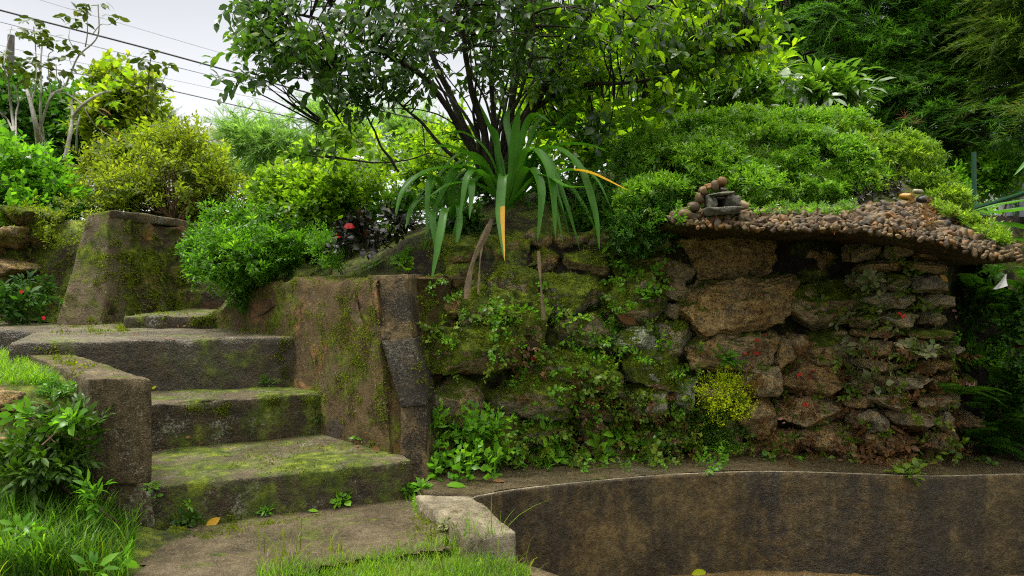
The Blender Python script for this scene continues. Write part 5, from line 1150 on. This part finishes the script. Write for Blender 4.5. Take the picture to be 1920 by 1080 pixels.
mk('corner_bank', *sweep([[P(x, y, 4.6-.0*x) + np.array([0, .05*math.sin(x*.1+y*.05), 0]) for y in (920, 800, 700, 600, 500, 440)] for x in np.linspace(1800, 2150, 16)]), EARTH, smooth=True); tag(bpy.data.objects['corner_bank'], kind='structure')
# drooping white flower
fl = thing('white_trumpet_flower', 'drooping white trumpet flower under the right tip of the roof', 'flower', P(1890, 505, 3.85))
R = []
for s in np.linspace(0, 1, 9):
    c = P(1886-10*s, 514+24*s, 3.85); r = (.005+.026*s**1.6); R.append([c+np.array([math.cos(a)*r*(1+.18*math.sin(5*a)*s), math.sin(a)*r, math.cos(a)*r*.4]) for a in np.linspace(0, 2*math.pi, 20, endpoint=False)])
V, Q = sweep(R, True); mk('petals', V, Q, LM['white'], fl, smooth=True); mk('stalk', *tube([P(1889, 512, 3.85), P(1896, 500, 3.86), P(1915, 500, 3.9), P(1940, 520, 3.95)], .004, 6), LM['weed'], fl, smooth=True)
# flowering plants at the foot of the left bank
shrub('impatiens_plant', 'dark leaved bedding plant with red and yellow flowers at the foot of the left bank', 'plant', (45, 605, 5.6), [(40, 565, 5.6, 60, 38, .15), (0, 575, 5.5, 40, 34, .15), (75, 540, 5.75, 28, 28, .1)], RO_T, 120, .07, 'fernd', 6, .005, extra=None)
t = bpy.data.objects['impatiens_plant']
for x, y, m in [(52, 541, 'yel'), (40, 547, 'red'), (82, 596, 'red')]:
    c = P(x, y, 5.42); q = np.repeat(c[None], 5, 0); V, F = inst(leaf(1, .8, 2, .1, .2), q, frames(np.array([[math.cos(a), -.3, math.sin(a)] for a in np.arange(5)*1.257]), np.array([[0, -1., .2]]*5)), np.full(5, .018)); mk('flower', V, F, LM[m], t)
shrub('bank_foliage', 'mossy trailing plants covering the left bank between its rocks', 'plant', (70, 480, 5.9), [(60, 490, 5.95, 55, 60, .12), (20, 400, 6.1, 60, 28, .15), (110, 420, 5.95, 40, 40, .12), (130, 395, 5.95, 50, 20, .12), (70, 540, 5.85, 40, 40, .1)], SP_FINE, 330, .12, 'olive', 0)
# ---- weeds below the kerb, and leaf weeds in the left grass
shrub('leafy_weed', 'dark leafy weed thicket left of the kerb face', 'weed', (110, 900, 3.1), [(85, 850, 3.05, 75, 50, .2), (145, 830, 3.05, 30, 55, .12), (50, 880, 3.0, 65, 40, .2), (110, 785, 3.1, 45, 25, .12)], SP_LONG, 150, .11, 'fern', 14, .004, group='weeds left of the kerb')
shrub('leafy_weed', 'bright broad leaves at the top of the thicket against the kerb', 'weed', (135, 800, 3.0), [(140, 775, 2.98, 22, 18, .06), (105, 790, 2.98, 26, 16, .06), (50, 775, 3.0, 40, 16, .1)], RO_B, 9, .05, 'weed', 4, .003, group='weeds left of the kerb')
shrub('leafy_weed', 'upright pointed leaf weed in front of the cracked kerb foot', 'weed', (205, 960, 2.95), [(205, 905, 2.9, 16, 25, .05), (185, 930, 2.9, 20, 20, .06)], SP_LONG, 7, .10, 'weed', 3, .003, group='weeds left of the kerb')
shrub('leafy_weed', 'broad light leaved weed at the bottom left in the grass', 'weed', (190, 1075, 2.5), [(205, 1055, 2.5, 35, 16, .06), (50, 985, 2.5, 20, 12, .05)], RO_T, 8, .06, 'weed', 0, group='weeds left of the kerb')
shrub('leafy_weed', 'feathery pale weed on top of the edging stones beside the kerb', 'weed', (100, 735, 3.35), [(95, 725, 3.3, 34, 14, .06), (130, 725, 3.3, 20, 10, .05)], SP_FINE, 26, .10, 'weed', 0, group='weeds left of the kerb')
# ---- grass
def grass(name, regs, mat, h, w=.055):
    tp = [blade(4, b, w) for b in (.15, .4, .7, 1.)]; M = Mesh()
    for f, n in regs:
        p, nn = spots(f, n, cond=lambda a, b: b[2] > .3)
        if not len(p): continue
        k = RG.integers(0, 4, len(p)); az = RG.uniform(0, 6.28, len(p)); H = h*RG.uniform(.45, 1.25, len(p))*(1+.5*fbm(p*6, 2, 9))
        R = np.zeros((len(p), 3, 3)); R[:, 0, 0] = np.cos(az); R[:, 1, 0] = np.sin(az); R[:, 0, 1] = -np.sin(az); R[:, 1, 1] = np.cos(az); R[:, 2, 2] = 1
        R[:, 0, 2] += RG.normal(size=len(p))*.18; R[:, 1, 2] += RG.normal(size=len(p))*.18
        for j in range(4):
            s = k == j
            if s.any(): V, F = inst(tp[j], p[s]-[0, 0, .005], R[s], H[s]); M.add(V, F)
    return tag(M.build(name, LM[mat]), kind='stuff')
grass('long_grass', [([(-20, 900), (150, 890), (215, 960), (255, 1010), (240, 1090), (-20, 1090)], 2600), (rect(-20, 830, 170, 920), 500)], 'grass', .125, .04)
grass('upper_grass', [([(-20, 655), (10, 662), (112, 712), (90, 722), (-20, 725)], 2200)], 'grassl', .05, .06)
grass('front_grass', [([(530, 1080), (620, 1052), (760, 1034), (845, 1004), (905, 1020), (960, 1038), (1040, 1085), (900, 1098), (530, 1098)], 3000), (rect(480, 1068, 700, 1098), 500)], 'grassl', .055, .05)
grass('dry_grass', [(rect(480, 1030, 1060, 1095), 260), (rect(-20, 860, 250, 1090), 260)], 'olive', .12, .03)
grass('rim_grass', [(rect(850, 1000, 1000, 1050), 60), (rect(1000, 1040, 1080, 1090), 60)], 'grassl', .12, .03)
# ---- moss cushions on stones and step edges
tip = [blade(2, .3, .45), blade(2, .7, .4)]
def moss(name, regs, sz=.014, thr=-.05, nzmin=-1):
    M = Mesh()
    for f, n in regs:
        p, nn = spots(f, n, cond=lambda a, b: b[2] > nzmin and quick(a, 7)+rp_.gauss(0, .12) > thr*1.5, tries=8, wob=1)
        if len(p):
            d = unit(nn+RG.normal(size=p.shape)*.5); x = unit(np.cross(d, RG.normal(size=p.shape))); y = np.cross(d, x); R = np.stack([x, y, d], 2); k = RG.integers(0, 2, len(p)); s = sz*RG.uniform(.5, 1.4, len(p))
            for j in (0, 1):
                if (k == j).any(): V, F = inst(tip[j], p[k == j], R[k == j], s[k == j]); M.add(V, F)
    return tag(M.build(name, LM['moss']), kind='stuff')
moss('boulder_moss', [(rect(780, 440, 1280, 720), 12000), (rect(800, 700, 1280, 860), 3000), (rect(1460, 520, 1620, 600), 500), (rect(1600, 540, 1790, 700), 500)], .013, -.05, .12)
moss('stair_moss', [([(350, 770), (430, 757), (600, 733), (604, 752), (420, 772)], 1400), ([(560, 590), (690, 520), (735, 780), (700, 850), (640, 800)], 4200), ([(440, 560), (560, 520), (560, 640), (440, 620)], 1500), ([(360, 880), (520, 830), (720, 850), (560, 890)], 700), ([(640, 880), (740, 860), (745, 880), (600, 910)], 500), ([(290, 985), (600, 950), (620, 965), (380, 1010)], 900), ([(500, 640), (530, 630), (530, 720), (480, 720)], 300)], .011, .02)
moss('terrace_moss', [([(190, 420), (340, 440), (350, 580), (180, 610)], 2600), ([(110, 395), (165, 398), (160, 470), (110, 600), (95, 560)], 600), ([(250, 588), (420, 586), (420, 612), (250, 618)], 500), (rect(100, 600, 250, 625), 500), (rect(0, 380, 110, 500), 1200), ([(60, 655), (120, 655), (210, 700), (150, 700)], 250)], .018, .0)
moss('wall_top_moss', [(rect(480, 510, 690, 530), 600), (rect(820, 990, 842, 1022), 0), ([(780, 960), (850, 985), (845, 1030), (770, 1020)], 500)], .012, -.1)
# ---- fallen leaves
for x, y, L, mt, lab, ang in [(400, 979, .07, 'strapy', 'yellow orange fallen leaf at the foot of the bottom step', .6), (588, 961, .05, 'weedl', 'small green fallen leaf on the path by the bottom step', .1), (707, 843, .065, 'litter', 'brown curled fallen leaf on the lowest tread by the wall', .2), (856, 913, .10, 'weed', 'flat green fallen leaf on the rim beside the weed clump', .1), (1175, 594, .15, 'litter', 'long rusty brown leaf lying on the mossy boulders', -.7), (1768, 523, .07, 'strapy', 'orange fallen leaf caught on the right edge of the pier', -.5), (1310, 1074, .085, 'lime', 'yellow fallen leaf on the wet pool floor', .1), (1125, 800, .10, 'litter', 'reddish brown dead leaf among the creeper on the low wall', -.4), (935, 905, .06, 'litter', 'dark brown leaf on the rim near the weed clump', .1), (290, 727, .03, 'lime', 'tiny yellow leaf on the second tread beside the kerb', .8)]:
    h = hit(x, y)
    if not h: continue
    n = unit(h[1]*.7+np.array([0, -.35, .3])); dr = np.array([math.cos(ang), 0, math.sin(ang)]); dr = unit(dr-n*(dr@n))
    V, F = inst(leaf(1, .5, 5, .18, .12), (h[0]+n*.012-dr*L/2)[None], frames(dr[None], n[None]), np.array([L])); tag(mk('fallen_leaf', V, F, LM[mt], smooth=True, loc=h[0]), lab, 'fallen leaf')
p, nn = spots(rect(640, 430, 800, 470), 40); 
M = Mesh(); a, an = spots(rect(1280, 380, 1900, 480), 90); b, bn = spots(rect(290, 810, 740, 850), 26); c, cn = spots(rect(250, 590, 420, 640), 24)
for q, qn in ((a, an), (b, bn), (c, cn)): scatter(LF, q+qn*.008, unit(RG.normal(size=q.shape)*[1, 1, .3]), .022*RG.uniform(.5, 1.5, len(q)), up=qn, M=M)
tag(M.build('leaf_litter', LM['litter']), kind='stuff')

weed('dark red leaved creeper tangled on the crest of the pebble roof', (1600, 345, 1695, 385), SP_ROUND, 34, .09, 'dark', 'creeper', 'roof_creeper')
weed('green and red creeper spreading over the pebbles right of the roof crest', (1690, 380, 1790, 425), SP_ROUND, 26, .07, 'creepr', 'creeper', 'roof_creeper')
weed('light green creeper hanging over the left end of the roof edge', (1262, 395, 1290, 430), SP_ROUND, 12, .07, 'weed', 'creeper', 'roof_creeper')
weed('green ground cover straggling onto the roof behind the lantern', (1395, 372, 1610, 402), SP_STAR, 120, .075, 'cover', 'creeper', 'roof_creeper')
weed('leafy green growth along the back of the roof down to its right tip', [(1740, 360), (1780, 385), (1850, 425), (1910, 462), (1880, 462), (1800, 420), (1740, 385)], SP_STAR, 150, .09, 'coverl', 'creeper', 'roof_creeper')

weed('continuous low leafy cover carpeting the crown of the mound', [(1240, 300), (1340, 235), (1560, 235), (1690, 310), (1640, 365), (1400, 385), (1290, 350)], SP_STAR, 900, .12, 'cover', 'ground cover', 'mound_ground_cover', out=.8, up=.4)
EXPOSURE = 0.7; DENOISE = False
# ================================================================ light and camera
w = bpy.data.worlds.new('World'); SC.world = w; w.use_nodes = True; nt = w.node_tree; nt.nodes.clear()
SUN_EL, SUN_AZ = math.radians(64), math.radians(-85)     # azimuth from +Y towards +X
sky = nt.nodes.new('ShaderNodeTexSky'); sky.sky_type = 'NISHITA'; sky.sun_disc = False
sky.sun_elevation = SUN_EL; sky.sun_rotation = SUN_AZ; sky.dust_density = 4; sky.air_density = 1
tc = nt.nodes.new('ShaderNodeTexCoord'); sp = nt.nodes.new('ShaderNodeSeparateXYZ'); nt.links.new(tc.outputs['Generated'], sp.inputs[0])
rp = nt.nodes.new('ShaderNodeValToRGB'); rp.color_ramp.elements.new(.5); rp.color_ramp.elements.new(.5); rp.color_ramp.elements.new(.5)
for e, (p, c) in zip(rp.color_ramp.elements, [(0, (.95, .95, .95)), (.12, (.84, .845, .85)), (.34, (.53, .545, .57)), (.55, (1.1, 1.08, 1.02)), (1, (3.9, 3.75, 3.5))]): e.position = p; e.color = (*c, 1)
rp.color_ramp.elements[0].color = (.95, .95, .95, 1)
nt.links.new(sp.outputs[2], rp.inputs[0])
nz = nt.nodes.new('ShaderNodeTexNoise'); nz.inputs['Scale'].default_value = 2.2; nz.inputs['Detail'].default_value = 4; nt.links.new(tc.outputs['Generated'], nz.inputs['Vector'])
mr = nt.nodes.new('ShaderNodeMapRange'); nt.links.new(nz.outputs['Fac'], mr.inputs[0]); mr.inputs[1].default_value = .3; mr.inputs[2].default_value = .7; mr.inputs[3].default_value = 8.2; mr.inputs[4].default_value = 9.6
mu = nt.nodes.new('ShaderNodeVectorMath'); mu.operation = 'SCALE'; nt.links.new(rp.outputs[0], mu.inputs[0]); nt.links.new(mr.outputs[0], mu.inputs['Scale'])
mx = nt.nodes.new('ShaderNodeMix'); mx.data_type = 'RGBA'; mx.inputs[0].default_value = .9; nt.links.new(sky.outputs[0], mx.inputs[6]); nt.links.new(mu.outputs[0], mx.inputs[7])
bg = nt.nodes.new('ShaderNodeBackground'); bg.inputs[1].default_value = .1; nt.links.new(mx.outputs[2], bg.inputs[0])
wo = nt.nodes.new('ShaderNodeOutputWorld'); nt.links.new(bg.outputs[0], wo.inputs[0])
sl = bpy.data.lights.new('sun', 'SUN'); sl.energy = 3.0; sl.angle = math.radians(16); sl.color = (1, .96, .88)
so = bpy.data.objects.new('sun', sl); COL.objects.link(so)
d = Vector((math.sin(SUN_AZ)*math.cos(SUN_EL), math.cos(SUN_AZ)*math.cos(SUN_EL), math.sin(SUN_EL)))
so.rotation_euler = d.to_track_quat('Z', 'Y').to_euler()
cd = bpy.data.cameras.new('camera'); cam = bpy.data.objects.new('camera', cd); COL.objects.link(cam); SC.camera = cam
cam.location = (0, 0, CAM_Z); cam.rotation_euler = (math.pi/2, 0, 0)
cd.sensor_width = 36; cd.lens = 36*F_PX/1920; cd.shift_y = -20/1920; cd.clip_start = .05; cd.clip_end = 5000
cd.dof.use_dof = True; cd.dof.focus_distance = 4.0; cd.dof.aperture_fstop = 4.5
SC.view_settings.view_transform = 'Standard'; SC.view_settings.look = 'None'; SC.view_settings.gamma = 1; SC.view_settings.exposure = EXPOSURE
SC.render.engine = 'CYCLES'; SC.cycles.use_denoising = DENOISE; SC.cycles.filter_width = 1.1; SC.cycles.max_bounces = 8; SC.cycles.transparent_max_bounces = 8
SC.cycles.diffuse_bounces = 4; SC.cycles.glossy_bounces = 2; SC.cycles.transmission_bounces = 4; SC.cycles.sample_clamp_indirect = 4
